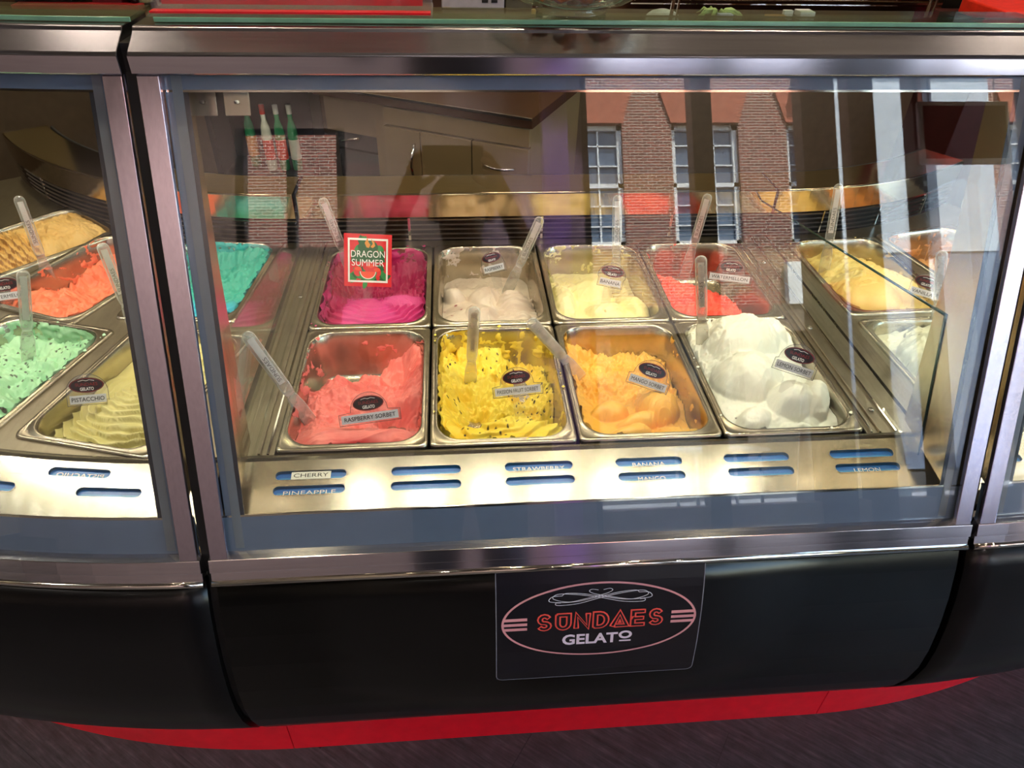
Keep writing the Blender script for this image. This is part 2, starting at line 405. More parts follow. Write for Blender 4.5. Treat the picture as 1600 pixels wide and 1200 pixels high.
# deck around the pans
def deck():
    m = MB(); z = -.006; b = -.009
    for (x0, x1, y0, y1) in [(-.066, .000, .0, .765), (1.022, 1.116, .0, .765), (0, 1.022, .732, .765)]:
        m.box(x0, x1, y0, y1, b, z)
    m.build('well_deck', S_DECK, CASE)
    for x in (-.0095, -.024, 1.030, 1.046, 1.074):
        MB().box(x - .0022, x + .0022, .0, .755, z, z + .004).build('deck_rail', S_BEAD if x in (-.0095, 1.030, 1.074) else S_DECK, CASE, .0008)
    for x, y in ((1.055, .33), (1.058, .06), (-.034, .5), (1.060, .62)):
        k = MB(); k.lathe([(.0055, -.006), (.0055, -.003), (.004, -.0015), (.0, -.0015)], (x, y, 0), 14); k.build('deck_screw', S_BEAD, CASE)
deck()
# kick plates (three lengths), bracket at the top left corner
KP = [(-.067, -.88), (-.067, -.74), (-.080, -.735), (-.080, -.70), (-.05, -.70), (-.05, -.88)]
MB().rings([[(x, y, z) for y, z in KP] for x in (-.099, 1.158)], smooth=False).build('kick_plate', RED, CASE, .001)
for s_, cs, t0 in (('l', CASEL, .030), ('r', CASER, .042)):
    sweep(s_, t0, 1.85 if s_ == 'l' else 1.2, KP).build('kick_plate', RED, cs)
for s_, cs, a, b in (('c', CASE, -.066, 1.116), ('l', CASEL, .0065, 1.9), ('r', CASER, .0065, 1.2)):
    sweep(s_, a, b, [(-.10, -.59), (-.05, -.60), (-.05, -.70), (-.02, -.70), (-.02, -.19), (-.003, -.19), (-.003, -.14), (-.12, -.14), (-.16, -.10), (-.175, -.086), (-.16, -.095), (-.03, -.12), (-.03, -.55), (-.09, -.575)]).build('inner_body', WELL, cs)
# rubber seam between sections
for X, cs in ((XL, CASE), (XR - .001, CASE)):
    m = MB(); m.rings([[(x, y, z) for y, z in [(gl(-.038) + .004, -.08), (gl(-.038) + .004, -.038), (gl(.578) + .002, .578), (.06, .60), (.06, .61), (.2, .61), (.2, .575), (gl(.5) + .05, .5), (gl(0) + .04, 0), (-.13, -.09)]] for x in (X - .0075, X + .0055)], smooth=False)
    m.build('seam_seal', GAPM, cs)
    m = MB(); m.rings([[(x, y, z) for y, z in [(y + .012, z) for y, z in BELLY] + [(-.09, -.57), (-.13, -.09)]] for x in (X - .008, X + .006)], smooth=False)
    m.build('seam_seal', GAPM, cs)
def bracket():
    P = onY(290, 140, .10)
    m = MB(); m.box(-.030, .055, .10, .20, .548, .584, 0); b = m.build('hinge_bracket', S_FIN, CASE, .001)
    for x0, x1 in ((-.026, .008), (.018, .050)):
        k = MB(); k.obox(((x0 + x1) / 2, .094, .533), ((x1 - x0) / 2, 0, 0), (0, .0015, 0), (0, .006, .016)); k.build('bracket_plate', S_LEDGE, b, .0006)
        k = MB(); k.lathe([(.003, 0), (.003, .003), (0, .003)], ((x0 + x1) / 2, .09, .532), 10); k.build('screw', GAPM, b)
bracket()

# ================================================================== logo panel on the belly
def belly_fn(x0, v0):                            # follows the belly surface; v measured down from the panel top
    pts = [np.array(p) for p in BELLY]; cum = [0]
    for a, b in zip(pts, pts[1:]): cum.append(cum[-1] + np.linalg.norm(b - a))
    def fn(u, v, l):
        s_ = min(max(v0 - v, 0), cum[-1] - 1e-6)
        i = max(k for k in range(len(cum)) if cum[k] <= s_); i = min(i, len(pts) - 2)
        d = (pts[i + 1] - pts[i]); L = np.linalg.norm(d); p = pts[i] + d * (s_ - cum[i]) / L; n = np.array([d[1], -d[0]]) / L
        return (x0 + u, p[0] + n[0] * l, p[1] + n[1] * l)
    return fn
def glyphs():
    G = {}
    arc = lambda cx, cy, rx, ry, a, b, n=9: [(cx + rx * math.cos(math.radians(a + (b - a) * i / (n - 1))), cy + ry * math.sin(math.radians(a + (b - a) * i / (n - 1)))) for i in range(n)]
    G['S'] = [arc(.5, .74, .30, .26, 30, 270)[:-1] + arc(.5, .26, .32, .24, 90, -150)]
    G['U'] = [[(.12, 1), (.12, .38)] + arc(.5, .38, .38, .38, 180, 360)[1:-1] + [(.88, .38), (.88, 1), (.12, 1)]]
    G['N'] = [[(.1, 0), (.1, 1), (.9, 0), (.9, 1)]]
    G['D'] = [[(.1, 0), (.1, 1), (.4, 1)] + arc(.4, .5, .48, .5, 90, -90)[1:-1] + [(.4, 0), (.1, 0)]]
    G['A'] = [[(.0, 0), (.5, 1), (1, 0), (.22, .0)], ]
    G['E'] = [[(.88, 1), (.12, 1), (.12, 0), (.88, 0)], [(.12, .5), (.8, .5)]]
    return G
def logo():
    root = MB(); fn0 = belly_fn(.5235, .1205)
    W, H, r = .334 / 2, .232 / 2, .010
    def grid(u0, u1, v0, v1, l, m, nv=10):
        for i in range(nv):
            a, b = v0 + (v1 - v0) * i / nv, v0 + (v1 - v0) * (i + 1) / nv
            root.add([fn0(u0, a, l), fn0(u1, a, l), fn0(u1, b, l), fn0(u0, b, l)], [(0, 1, 2, 3)], m)
    grid(-W, W, -H, H, .0008, 0, 14)
    rr = []
    for cx, cy, a in ((W - r, H - r, 0), (-W + r, H - r, 90), (-W + r, -H + r, 180), (W - r, -H + r, 270)):
        rr += [(cx + r * math.cos(math.radians(a + t)), cy + r * math.sin(math.radians(a + t))) for t in (0, 30, 60, 90)]
    dense = []
    for a, b in zip(rr, rr[1:] + rr[:1]):
        k = max(1, int(math.dist(a, b) / .02)); dense += [(a[0] + (b[0] - a[0]) * i / k, a[1] + (b[1] - a[1]) * i / k) for i in range(k)]
    root.ribbon(dense, .0014, fn0, 1, .0014, True)
    base = root.build('logo_panel', [plain('dark logo panel', '#12121a', .3, var=.06, coat=.2), plain('grey outline', '#8b8f9c', .4)], CASE)
    fn = lambda u, v, l: fn0(u * 1.03, v * .92 + .0095, l)
    m = MB(); m.ribbon(ell(0, 0, .1525, .0785, 72), .0036, fn, 0, .0018, True)
    for s_ in (-1, 1):
        for v in (.0105, 0, -.0105):
            m.poly([(s_ * .114, v - .003), (s_ * .151, v - .003), (s_ * .151, v + .003), (s_ * .114, v + .003)], fn, 0, .0017)
    m.build('oval_ring', plain('pink vinyl', '#eaa6ae', .5, var=.03), base)
    m = MB(); G = glyphs(); wl = .0228; adv = .0298; H1 = .029; x = -.0985
    for ch in 'SUNDAES':
        for st in G[ch]:
            P = [(x + p[0] * wl, -.013 + p[1] * H1) for p in st]
            m.ribbon(P, .0094, fn, 0, .0019)
            for e, q in ((P[0], P[1]), (P[-1], P[-2])):
                d = np.array(e) - np.array(q); d = d / np.linalg.norm(d) * .0022
                m.ribbon([e, tuple(np.array(e) + d)], .0088, fn, 0, .0019)
        for st in G[ch]:
            P = [(x + p[0] * wl, -.013 + p[1] * H1) for p in st]; m.ribbon(P, .0042, fn, 1, .0023)
        if ch == 'A': m.poly([(x + .34 * wl, -.013 + .2 * H1), (x + .66 * wl, -.013 + .2 * H1), (x + .5 * wl, -.013 + .55 * H1)], fn, 0, .0024)
        x += adv * (.93 if ch in 'E' else 1)
    m.build('lettering', [plain('red vinyl', '#ff5e54', .5, var=.03), plain('dark vinyl', '#14101a', .5)], base)
    m = MB(); m.text('GELAT', .0215, fn, -.0135, -.040, 0, .002, width=.089, bold=.03)
    m.ribbon(ell(.0430, -.0350, .0085, .0070, 24), .0045, fn, 0, .002, True)
    m.poly([(.0335, -.0505), (.0525, -.0505), (.0525, -.0472), (.0335, -.0472)], fn, 0, .002)
    m.build('lettering', plain('pale vinyl', '#f2e6fa', .5, var=.02), base)
    m = MB()
    def curve(pts, n=10):
        out = []; P = [np.array(p) for p in pts]; P = [P[0]] + P + [P[-1]]
        for i in range(1, len(P) - 2):
            for k in range(n):
                t = k / n; a, b, c, d = P[i - 1], P[i], P[i + 1], P[i + 2]
                out.append(tuple(.5 * ((2 * b) + (-a + c) * t + (2 * a - 5 * b + 4 * c - d) * t * t + (-a + 3 * b - 3 * c + d) * t ** 3)))
        out.append(tuple(P[-2])); return out
    cy = .049
    for s_ in (1, -1):
        m.ribbon(curve([(s_ * p[0], cy + p[1]) for p in [(-.004, .016), (-.014, .018), (-.018, .014), (-.008, .008), (.020, .0), (.050, -.006), (.074, .002), (.066, .011), (.035, .008), (0, .0), (-.035, -.010), (-.066, -.012), (-.070, -.007), (-.062, -.007)]]), .0011, fn, 0, .0020 + .0001 * s_)
        m.ribbon(curve([(s_ * p[0], cy + p[1]) for p in [(.060, .0075), (.054, .012), (.030, .010), (0, .003), (-.040, -.006), (-.078, -.004), (-.076, .006), (-.060, .0075)]]), .0011, fn, 0, .0021 + .0001 * s_)
    m.build('flourish', plain('silver vinyl', '#e4e8f6', .45, var=.03), base)
logo()

# ================================================================== gelato pans
PW, PD, PDEP = .252, .3615, .105
def rr_ring(hw, hd, r, z, n=7):
    out = []
    for cx, cy, a0 in ((hw - r, hd - r, 0), (-hw + r, hd - r, 90), (-hw + r, -hd + r, 180), (hw - r, -hd + r, 270)):
        for k in range(n + 1):
            a = math.radians(a0 + 90 * k / n); out.append((cx + r * math.cos(a), cy + r * math.sin(a), z))
    return out
OW, OD, ORR = PW / 2 - .0125, PD / 2 - .0135, .046      # opening half sizes and corner radius
def inset(z): return .0025 + .0085 * min(1, -z / PDEP)
def pan_mesh():
    m = MB(); R = [rr_ring(PW / 2 - .001, PD / 2 - .001, .010, -.012), rr_ring(PW / 2, PD / 2, .011, -.004), rr_ring(PW / 2 - .002, PD / 2 - .002, .012, .0005), rr_ring(PW / 2 - .005, PD / 2 - .005, .014, -.0008),
        rr_ring(OW + .004, OD + .004, ORR, -.0008), rr_ring(OW + .0012, OD + .0012, ORR, .0010), rr_ring(OW, OD, ORR, -.0006), rr_ring(OW - .0025, OD - .0025, ORR, -.006)]
    for z in (-.03, -.06, -.085): R.append(rr_ring(OW - inset(z), OD - inset(z), ORR, z))
    R += [rr_ring(OW - .0125, OD - .0125, ORR * .9, -.097), rr_ring(OW - .018, OD - .018, ORR * .8, -.103), rr_ring(OW - .028, OD - .028, ORR * .7, -PDEP)]
    m.rings(R, smooth=True, caps=False)
    b = len(m.v) - len(R[-1]); m.f.append([b + i for i in range(len(R[-1]))]); m.m.append(0); m.sm.append(True)
    return m
PANMESH = None
# ---- numpy noise
def _hash(ix, iy, seed):
    h = (ix * 374761393 + iy * 668265263 + seed * 974634777) & 0xffffffff
    h = ((h ^ (h >> 13)) * 1274126177) & 0xffffffff
    return ((h ^ (h >> 16)) & 0xffff) / 65535.0
def vn(x, y, seed=0):
    ix = np.floor(x).astype(np.int64); iy = np.floor(y).astype(np.int64); fx = x - ix; fy = y - iy
    fx = fx * fx * fx * (fx * (fx * 6 - 15) + 10); fy = fy * fy * fy * (fy * (fy * 6 - 15) + 10)
    a, b, c, d = _hash(ix, iy, seed), _hash(ix + 1, iy, seed), _hash(ix, iy + 1, seed), _hash(ix + 1, iy + 1, seed)
    return (a * (1 - fx) + b * fx) * (1 - fy) + (c * (1 - fx) + d * fx) * fy
def fbm(x, y, seed=0, o=4, g=.5):
    s = 0; a = 1; t = 0
    for k in range(o): s = s + a * vn(x * 2 ** k + 17.3 * k, y * 2 ** k + 9.1 * k, seed + k); t += a; a *= g
    return s / t
def ridged(x, y, seed=0, o=4, g=.5):
    s = 0; a = 1; t = 0
    for k in range(o): s = s + a * (1 - np.abs(2 * vn(x * 2 ** k + 7.7 * k, y * 2 ** k, seed + k) - 1)) ** 2; t += a; a *= g
    return s / t
def cells(x, y, seed, warp=.0):
    ix = np.floor(x).astype(np.int64); iy = np.floor(y).astype(np.int64); f1 = np.full(x.shape, 9.)
    for dx in (-1, 0, 1):
        for dy in (-1, 0, 1):
            px = ix + dx + _hash(ix + dx, iy + dy, seed); py = iy + dy + _hash(ix + dx, iy + dy, seed + 31)
            f1 = np.minimum(f1, (x - px) ** 2 + (y - py) ** 2)
    return np.sqrt(f1)
def ctrl(G, u, v):                                # smooth interpolation of a coarse height grid, rows back to front
    G = np.array(G, float); nr, nc = G.shape
    fx = np.clip((u + 1) / 2 * (nc - 1), 0, nc - 1 - 1e-6); fy = np.clip((1 - v) / 2 * (nr - 1), 0, nr - 1 - 1e-6)
    ix = fx.astype(int); iy = fy.astype(int); tx = fx - ix; ty = fy - iy
    tx = tx * tx * (3 - 2 * tx); ty = ty * ty * (3 - 2 * ty)
    return ((G[iy, ix] * (1 - tx) + G[iy, ix + 1] * tx) * (1 - ty) + (G[iy + 1, ix] * (1 - tx) + G[iy + 1, ix + 1] * tx) * ty) / 100
def lobe(x, y, cx, cy, rx, ry, ang, h):
    c, s = math.cos(ang), math.sin(ang); a = ((x - cx) * c + (y - cy) * s) / rx; b = (-(x - cx) * s + (y - cy) * c) / ry
    return h * np.sqrt(np.clip(1 - a * a - b * b, 0, 1))
def folds(x, y, cx, cy, ang, asp, freq, amp, seed, warp=.6, a0=None, a1=None):
    c, s = math.cos(ang), math.sin(ang); a = (x - cx) * c + (y - cy) * s; b = (-(x - cx) * s + (y - cy) * c) * asp
    r = np.sqrt(a * a + b * b); q = r * freq + warp * (fbm(x * 14, y * 14, seed, 3) - .5) * 2
    f = q - np.floor(q)
    return 1.9 * amp * (np.where(f < .86, (f / .86) ** 1.5, (1 - f) / .14)), r, f
def streaks(x, y, ang, f1, f2, seed):
    c, s = math.cos(ang), math.sin(ang); a = x * c + y * s; b = -x * s + y * c
    wv = .35 * fbm(x * 12, y * 12, seed + 5, 2)
    return ridged(a * f1 + wv, b * f2 + wv * 3, seed, 3) - .4
def smax(a, b, k=.006): 
    h = np.clip(.5 + .5 * (a - b) / k, 0, 1); return b * (1 - h) + a * h + k * h * (1 - h)

def gelato_mat(name, c1, c2, c3, rough=.42, sss=.06):
    m, t, b = new_mat(name)
    at = t.nodes.new('ShaderNodeAttribute'); at.attribute_name = 'tint'
    sep = t.nodes.new('ShaderNodeSeparateColor'); t.links.new(at.outputs['Color'], sep.inputs[0])
    m1 = t.nodes.new('ShaderNodeMix'); m1.data_type = 'RGBA'; m1.inputs[6].default_value = (*lin(c1), 1); m1.inputs[7].default_value = (*lin(c2), 1)
    t.links.new(sep.outputs[0], m1.inputs[0])
    m2 = t.nodes.new('ShaderNodeMix'); m2.data_type = 'RGBA'; m2.inputs[7].default_value = (*lin(c3), 1)
    t.links.new(m1.outputs[2], m2.inputs[6]); t.links.new(sep.outputs[1], m2.inputs[0]); t.links.new(m2.outputs[2], b.inputs['Base Color'])
    b.inputs['Roughness'].default_value = rough; b.inputs['Subsurface Weight'].default_value = sss
    b.inputs['Subsurface Radius'].default_value = (.006, .004, .003); b.inputs['Subsurface Scale'].default_value = 1.0
    n = noise(t, 420, 4, rough=.65); bump(t, b, n.outputs[0], .35, .0012)
    return m

# flavours: control heights in cm below the rim (rows from the back to the front), surface recipe, colours
FL = {}
def recipe(name, G, c1, c2, c3, fn, smear=(.3, .3, .3), res=(170, 240), crumbs=0):
    FL[name] = dict(G=G, c=(c1, c2, c3), fn=fn, smear=smear, res=res, crumbs=crumbs)
def rough_surf(x, y, sd, amp=.006, f=38):     # torn, lumpy surface: rounded clumps with creases and fine tears
    wx = .012 * (fbm(x * 40, y * 40, sd + 40, 3) - .5); wy = .012 * (fbm(x * 40, y * 40, sd + 60, 3) - .5)
    c1 = .62 - cells((x + wx) * f * 1.1, (y + wy) * f * 1.1, sd + 11); c2 = .62 - cells((x + wx) * f * 2.6, (y + wy) * f * 2.6, sd + 12)
    return 1.5 * amp * (1.15 * c1 + .6 * c2 + 1.3 * (ridged(x * f * .7, y * f * .7, sd, 4, .5) - .45) + .5 * (fbm(x * f * 4, y * f * 4, sd + 3, 3) - .5))
def F_raspsorbet(x, y, u, v, h):
    front = np.clip((-.35 - v) / .3, 0, 1); st = streaks(x, y, .1, 10, 60, 3)
    h = h + .004 * (fbm(x * 22, y * 22, 4, 4) - .5) * 2 + (1 - front) * (rough_surf(x, y, 2, .0065, 38) + .005 * streaks(x, y, .5, 18, 70, 8)) + front * (.006 * st)
    h = h + .012 * np.exp(-((x + .088) ** 2 + (y + .085) ** 2) / .0004) * (.6 + ridged(x * 140, y * 140, 5, 3))
    g = front * np.exp(-((v + .88 + .05 * u * u) / .055) ** 2) * np.clip(1.1 - abs(u) * 1.3, 0, 1)
    h = h - .012 * g
    t = np.clip(fbm(x * 30, y * 30, 12, 3) * 1.8 - .5, 0, 1)
    d = np.clip(g * 1.1, 0, .85) + .6 * np.clip(ridged(x * 60, y * 60, 13, 3) * 2 - 1.45, 0, 1) * (1 - front)
    return h, t, d
recipe('raspberry_sorbet', [[-12, -12, -12, -7, -1], [-11.5, -11.5, -8, -11, -2.5], [-7.5, -4.5, -8, -8, -4], [-5, -4.2, -5.5, -7, -5], [-5, -5, -6, -12, -10], [-5, -4, -5, -8, -8], [-3.5, -2.0, -1.8, -1.8, -3], [-5, -2.5, -2.2, -2.4, -4.5]],
       '#f78a80', '#f0736c', '#cc3444', F_raspsorbet, (.45, .7, .55))
def F_passion(x, y, u, v, h):
    front = np.clip((-.3 - v) / .2, 0, 1)
    fo, r, f = folds(x, y, .0, -.10, .3, 1.3, 34, .006, 21, 1.0)
    h = h + (1 - front) * (rough_surf(x, y, 22, .0085, 40) + .004 * (ridged(x * 120, y * 120, 23, 2) - .4)) + front * (fo * .8 + .006 * (fbm(x * 28, y * 28, 24, 3) - .5) * 2 + .002 * streaks(x, y, .8, 20, 90, 9))
    t = np.clip(fbm(x * 26, y * 26, 25, 3) * 2.4 - .9, 0, 1) * .8
    c = cells(x * 62, y * 62, 26); d = np.where(c < .13, 1.0, 0.0) * (fbm(x * 18, y * 18, 27, 2) > .5)
    return h, t, d
recipe('passion_sorbet', [[-6, -5, -5, -9, -9], [-4, -7, -7, -12, -8], [-3.5, -7, -6.5, -12, -7], [-4, -9.5, -7.5, -9, -5], [-3, -12, -8, -7, -6], [-2.5, -9, -5, -6, -11], [-2.5, -3, -1.5, -2, -3], [-3, -2, -1.2, -1.5, -4]],
       '#fbe25a', '#f4c62c', '#2a1c0c', F_passion, (.8, .9, .5), crumbs=8)
def F_mango(x, y, u, v, h):
    front = np.clip((.1 - v) / .25, 0, 1)
    L = smax(lobe(x, y, -.030, -.128, .062, .026, .35, .052) - .075, lobe(x, y, .055, -.045, .042, .050, -.4, .052) - .072, .004)
    L = smax(L, lobe(x, y, -.050, -.050, .050, .028, .5, .046) - .080, .004); L = smax(L, lobe(x, y, .062, -.130, .042, .030, -.2, .042) - .075, .004)
    L = smax(L, lobe(x, y, .005, -.085, .060, .022, .25, .050) - .080, .004)
    fo, r, f = folds(x, y, .062, -.09, 0, 1, 60, .0018, 32, .5)
    st = streaks(x, y, 1.4, 10, 100, 33)
    h2 = smax(h, np.where(L > -.074, L, -.2), .004) + front * (.0022 * st * (x > 0) + fo * (x > .02) + .0015 * streaks(x, y, .6, 14, 60, 31) + .002 * (fbm(x * 30, y * 30, 34, 3) - .5)) + (1 - front) * rough_surf(x, y, 35, .007, 45)
    t = np.clip(fbm(x * 20, y * 20, 36, 3) * 2 - .6, 0, 1) * .8
    d = .6 * np.clip(ridged(x * 50, y * 50, 37, 3) * 2 - 1.5, 0, 1) * (u < -.5)
    return h2, t, d
recipe('mango_sorbet', [[-2.5, -6, -11.8, -11.6, -11], [-3, -12, -13, -13, -12], [-4, -12, -13, -13, -12], [-4, -11, -11.3, -12, -8], [-5, -7, -8, -6, -6], [-4, -6, -6, -6, -8], [-4, -5, -6.5, -6, -5], [-5, -4, -6, -5.5, -5]],
       '#fcc65a', '#f6ae38', '#8a3c18', F_mango, (.42, .8, .5))
def F_lemon(x, y, u, v, h):
    L = lobe(x, y, .028, -.092, .060, .046, .1, .095) - .055; L = smax(L, lobe(x, y, .074, -.088, .040, .050, -.5, .085) - .055, .004)
    L = smax(L, lobe(x, y, -.03, -.02, .075, .07, .2, .085) - .035, .010); L = smax(L, lobe(x, y, -.055, -.125, .055, .035, .6, .07) - .065, .004)
    L = smax(L, lobe(x, y, -.01, .085, .090, .075, 0, .095) - .030, .012); L = smax(L, lobe(x, y, .055, .11, .050, .05, 0, .075) - .03, .006)
    L = smax(L, lobe(x, y, .02, -.150, .05, .022, -.3, .05) - .06, .003)
    h = smax(h, L, .003) + .007 * (fbm(x * 26, y * 26, 41, 4) - .5) * 2 + .0022 * streaks(x, y, .9, 16, 80, 42) + .003 * (ridged(x * 30, y * 30, 46, 3) - .4) + .004 * np.clip(v * 2 - .4, 0, 1) * (ridged(x * 60, y * 60, 43, 4) - .4)
    h = h + np.where((u < -.5) & (v > .05), rough_surf(x, y, 44, .006, 60), 0)
    t = np.clip(fbm(x * 20, y * 20, 45, 3) * 2 - .6, 0, 1); d = np.where(((x + .088) ** 2 + (y + .118) ** 2) < .0018 ** 2, .8, 0)
    return h, t, d
recipe('lemon_sorbet', [[-1, 1, 2, 2, -1], [0, 2, 3, 3, 0], [-1, 2, 3, 2, -1], [-2, 1, 2, 1, -2], [-2, 0, 1, 0, -3], [-2, -1, 0, 0, -4], [-2, -2, -1, -1, -5], [-3, -3, -3, -4, -8]],
       '#f3f1e2', '#e6e5d2', '#403830', F_lemon, (.9, .5, .2), crumbs=6)
def F_dragon(x, y, u, v, h):
    front = np.clip((.12 - v) / .15, 0, 1)
    f1, r1, q1 = folds(x, y, -.012, -.020, -.1, .95, 82, .0062, 51, .35); f2, r2, q2 = folds(x, y, .050, .038, .1, 1.7, 78, .0055, 52, .3)
    sel = (x > .012) & (y > -.075 + .3 * x); fo = np.where(sel, f2, f1)
    h = h + front * (fo + .003 * (fbm(x * 20, y * 20, 53, 3) - .5)) + (1 - front) * (rough_surf(x, y, 54, .008, 48))
    L = lobe(x, y, -.02, -.09, .085, .065, .1, .04) - .02; h = smax(h, np.where(front > 0, L - .03, -.2) + front * fo * .5, .006)
    t = np.clip(.35 + .9 * (v < .0) * fbm(x * 14, y * 14, 55, 2) - (u < -.6) * .5, 0, 1); d = np.clip(1 - front - .2, 0, 1) * .55 + .3 * (u < -.62)
    return h, t, d
recipe('dragon_gelato', [[-2, -5, -6, -3.5, -4], [-2, -7, -8, -10, -5], [-3, -8, -8, -8, -5], [-3.5, -6, -6, -4.5, -5], [-4, -4, -4, -3.5, -4.5], [-4, -3.5, -3.5, -3.5, -4], [-4.5, -3, -3, -3.5, -4.5], [-6, -4.5, -4, -4.5, -6]],
       '#b81c60', '#da4e98', '#9c0c30', F_dragon, (.9, .95, .9), crumbs=8)
def F_ripple(x, y, u, v, h):
    h0 = h; L = -.2 + 0 * x
    for (cx, cy, rx, ry, a, hh) in [(-.085, .015, .032, .034, .2, .058), (-.01, .005, .048, .05, 0, .060), (.06, -.03, .050, .06, .5, .062), (-.02, -.085, .055, .055, .3, .066), (-.09, -.11, .03, .04, 0, .052), (.075, -.11, .035, .045, -.3, .056), (.02, -.14, .05, .03, 0, .052)]:
        L = smax(L, lobe(x, y, cx, cy, rx, ry, a, hh) - .085, .003)
    fo, r, f = folds(x, y, .055, .02, .3, 1, 55, .003, 61, .8)
    h = smax(h0, L, .003) + .006 * (fbm(x * 34, y * 34, 62, 4) - .5) * 2 + fo * (x > 0) * (y < .02) + .001 * streaks(x, y, 1.2, 18, 90, 63)
    t = np.clip(fbm(x * 22, y * 22, 64, 3) * 2 - .6, 0, 1); d = np.where(cells(x * 34, y * 34, 65) < .12, 1, 0) * (fbm(x * 12, y * 12, 66, 2) > .55)
    return h, t, d * .8
recipe('ripple_gelato', [[-12, -12, -12, -12, -12], [-12, -12, -12, -12, -12], [-10, -11, -11, -11, -10], [-6, -6, -6, -6, -7], [-6, -5, -5, -5, -6], [-5, -4, -5, -4, -5], [-5, -4, -4, -4, -5], [-5, -4.5, -5, -5, -6]],
       '#dccdbd', '#cdb9ab', '#8c1030', F_ripple, (.6, .4, .5))
def F_banana(x, y, u, v, h):
    L = -.2 + 0 * x
    for (cx, cy, rx, ry, a, hh) in [(-.02, .01, .07, .06, .3, .062), (.005, -.10, .065, .06, 0, .066), (.075, -.08, .042, .075, .3, .064), (-.085, -.02, .035, .10, 0, .055), (-.06, -.13, .05, .04, .2, .054)]:
        L = smax(L, lobe(x, y, cx, cy, rx, ry, a, hh) - .078, .004)
    h = smax(h, L, .003) + .004 * (fbm(x * 24, y * 24, 71, 4) - .5) * 2 + .0024 * streaks(x, y, .9, 10, 60, 72) + .006 * (u < -.45) * (ridged(x * 40, y * 40, 73, 3) - .45)
    t = np.clip(fbm(x * 16, y * 16, 74, 3) * 2 - .7, 0, 1); d = np.where((x - .0) ** 2 + ((y + .115) * .55) ** 2 < .0028 ** 2, .6, 0)
    return h, t, d
recipe('banana_gelato', [[-12, -12, -12, -12, -12], [-9, -9, -11, -12, -12], [-5, -5, -8, -11, -10], [-5, -4, -5, -8, -8], [-4, -4, -4, -4, -5], [-4, -4, -4, -3, -4], [-4, -4, -4, -3, -5], [-5, -4, -4, -4, -7]],
       '#f3e8ac', '#eadb92', '#a06c28', F_banana, (.55, .5, .5))
def F_melon(x, y, u, v, h):
    h = h + rough_surf(x, y, 81, .0065, 42) + .002 * streaks(x, y, .8, 20, 80, 82)
    t = np.clip(fbm(x * 26, y * 26, 83, 3) * 2.2 - .7, 0, 1); d = np.clip(ridged(x * 34, y * 34, 84, 3) * 2 - 1.25, 0, 1) * .7
    return h, t, d
recipe('watermelon_gelato', [[-10, -12, -12, -12, -12], [-4, -9, -10, -12, -12], [-4, -5, -7, -9, -12], [-4, -4, -5, -7, -12], [-4, -4, -4, -5, -12], [-5, -4, -4, -4, -12], [-6, -4, -4, -4, -10], [-8, -5, -5, -6, -11]],
       '#f4604e', '#ee4a40', '#cc1c20', F_melon, (.35, .6, .15))
def F_pist(x, y, u, v, h):
    fo, r, f = folds(x, y, .035, .01, .2, 1.1, 66, .0075, 91, .4)
    b = np.clip((v - .15) / .2, 0, 1)
    h = h + (1 - b) * fo + b * rough_surf(x, y, 92, .006, 50) + .0012 * (fbm(x * 60, y * 60, 93, 3) - .5) * 2
    L = lobe(x, y, .035, -.06, .09, .085, 0, .055) - .045; h = smax(h, L + (1 - b) * fo * .7, .006)
    t = np.clip(fbm(x * 16, y * 16, 94, 3) * 2 - .6, 0, 1); return h, t, 0 * x
recipe('pistachio_gelato', [[-12, -10, -3, -2, -2], [-12, -10, -3, -2, -2], [-12, -8, -3, -2.5, -2], [-12, -6, -3, -2, -2], [-11, -4, -2, -1.5, -2], [-9, -3, -1.5, -1, -2], [-7, -2.5, -2, -1.5, -2], [-7, -3, -3, -3, -3]],
       '#d3c98a', '#c4b874', '#8c7a3c', F_pist, (.2, .05, .4), res=(150, 210))
def F_mint(x, y, u, v, h):
    h = h + rough_surf(x, y, 101, .007, 34)
    t = np.clip(fbm(x * 20, y * 20, 103, 3) * 2 - .6, 0, 1)
    d = np.where((cells(x * 20, y * 20, 104) < .22) & (fbm(x * 40, y * 40, 105, 2) > .5) & (v < .1), 1., 0.) + np.where(cells(x * 70, y * 70, 106) < .15, .9, 0) * (fbm(x * 30, y * 30, 107, 2) > .5) + np.where(np.abs(streaks(x, y, .6, 12, 30, 108)) < .02, .9, 0) * (v < -.3)
    return h, t, np.clip(d, 0, 1)
recipe('mint_gelato', [[-3, -4, -4, -3, -1], [-4, -6, -5, -5, -3], [-4, -5, -6, -8, -5], [-4, -4, -8, -12, -9], [-3, -3, -4, -8, -5], [-2, -2, -3, -4, -3], [-2, -1, -2, -3, -3], [-3, -2, -3, -4, -5]],
       '#b4dfb8', '#93ceA4'.lower(), '#1c1a12', F_mint, (.9, .9, .95), res=(150, 210), crumbs=14)
def F_coral(x, y, u, v, h):
    h = h + rough_surf(x, y, 111, .008, 34) + .002 * (fbm(x * 90, y * 90, 112, 2) - .5)
    t = np.clip(fbm(x * 24, y * 24, 113, 3) * 2 - .6, 0, 1); d = np.clip(ridged(x * 30, y * 30, 114, 3) * 2 - 1.4, 0, 1) * .7
    return h, t, d
recipe('coral_gelato', [[-4, -7, -5, -4, -4], [-5, -8, -5, -4, -5], [-6, -8, -6, -5, -5], [-7, -8, -8, -6, -6], [-6, -5, -7, -6, -5], [-4, -3, -4, -4, -4], [-3, -3, -3, -4, -3], [-4, -4, -3, -4, -4]],
       '#fb8f6a', '#f47a58', '#d83c2c', F_coral, (.6, .7, .8), res=(130, 180))
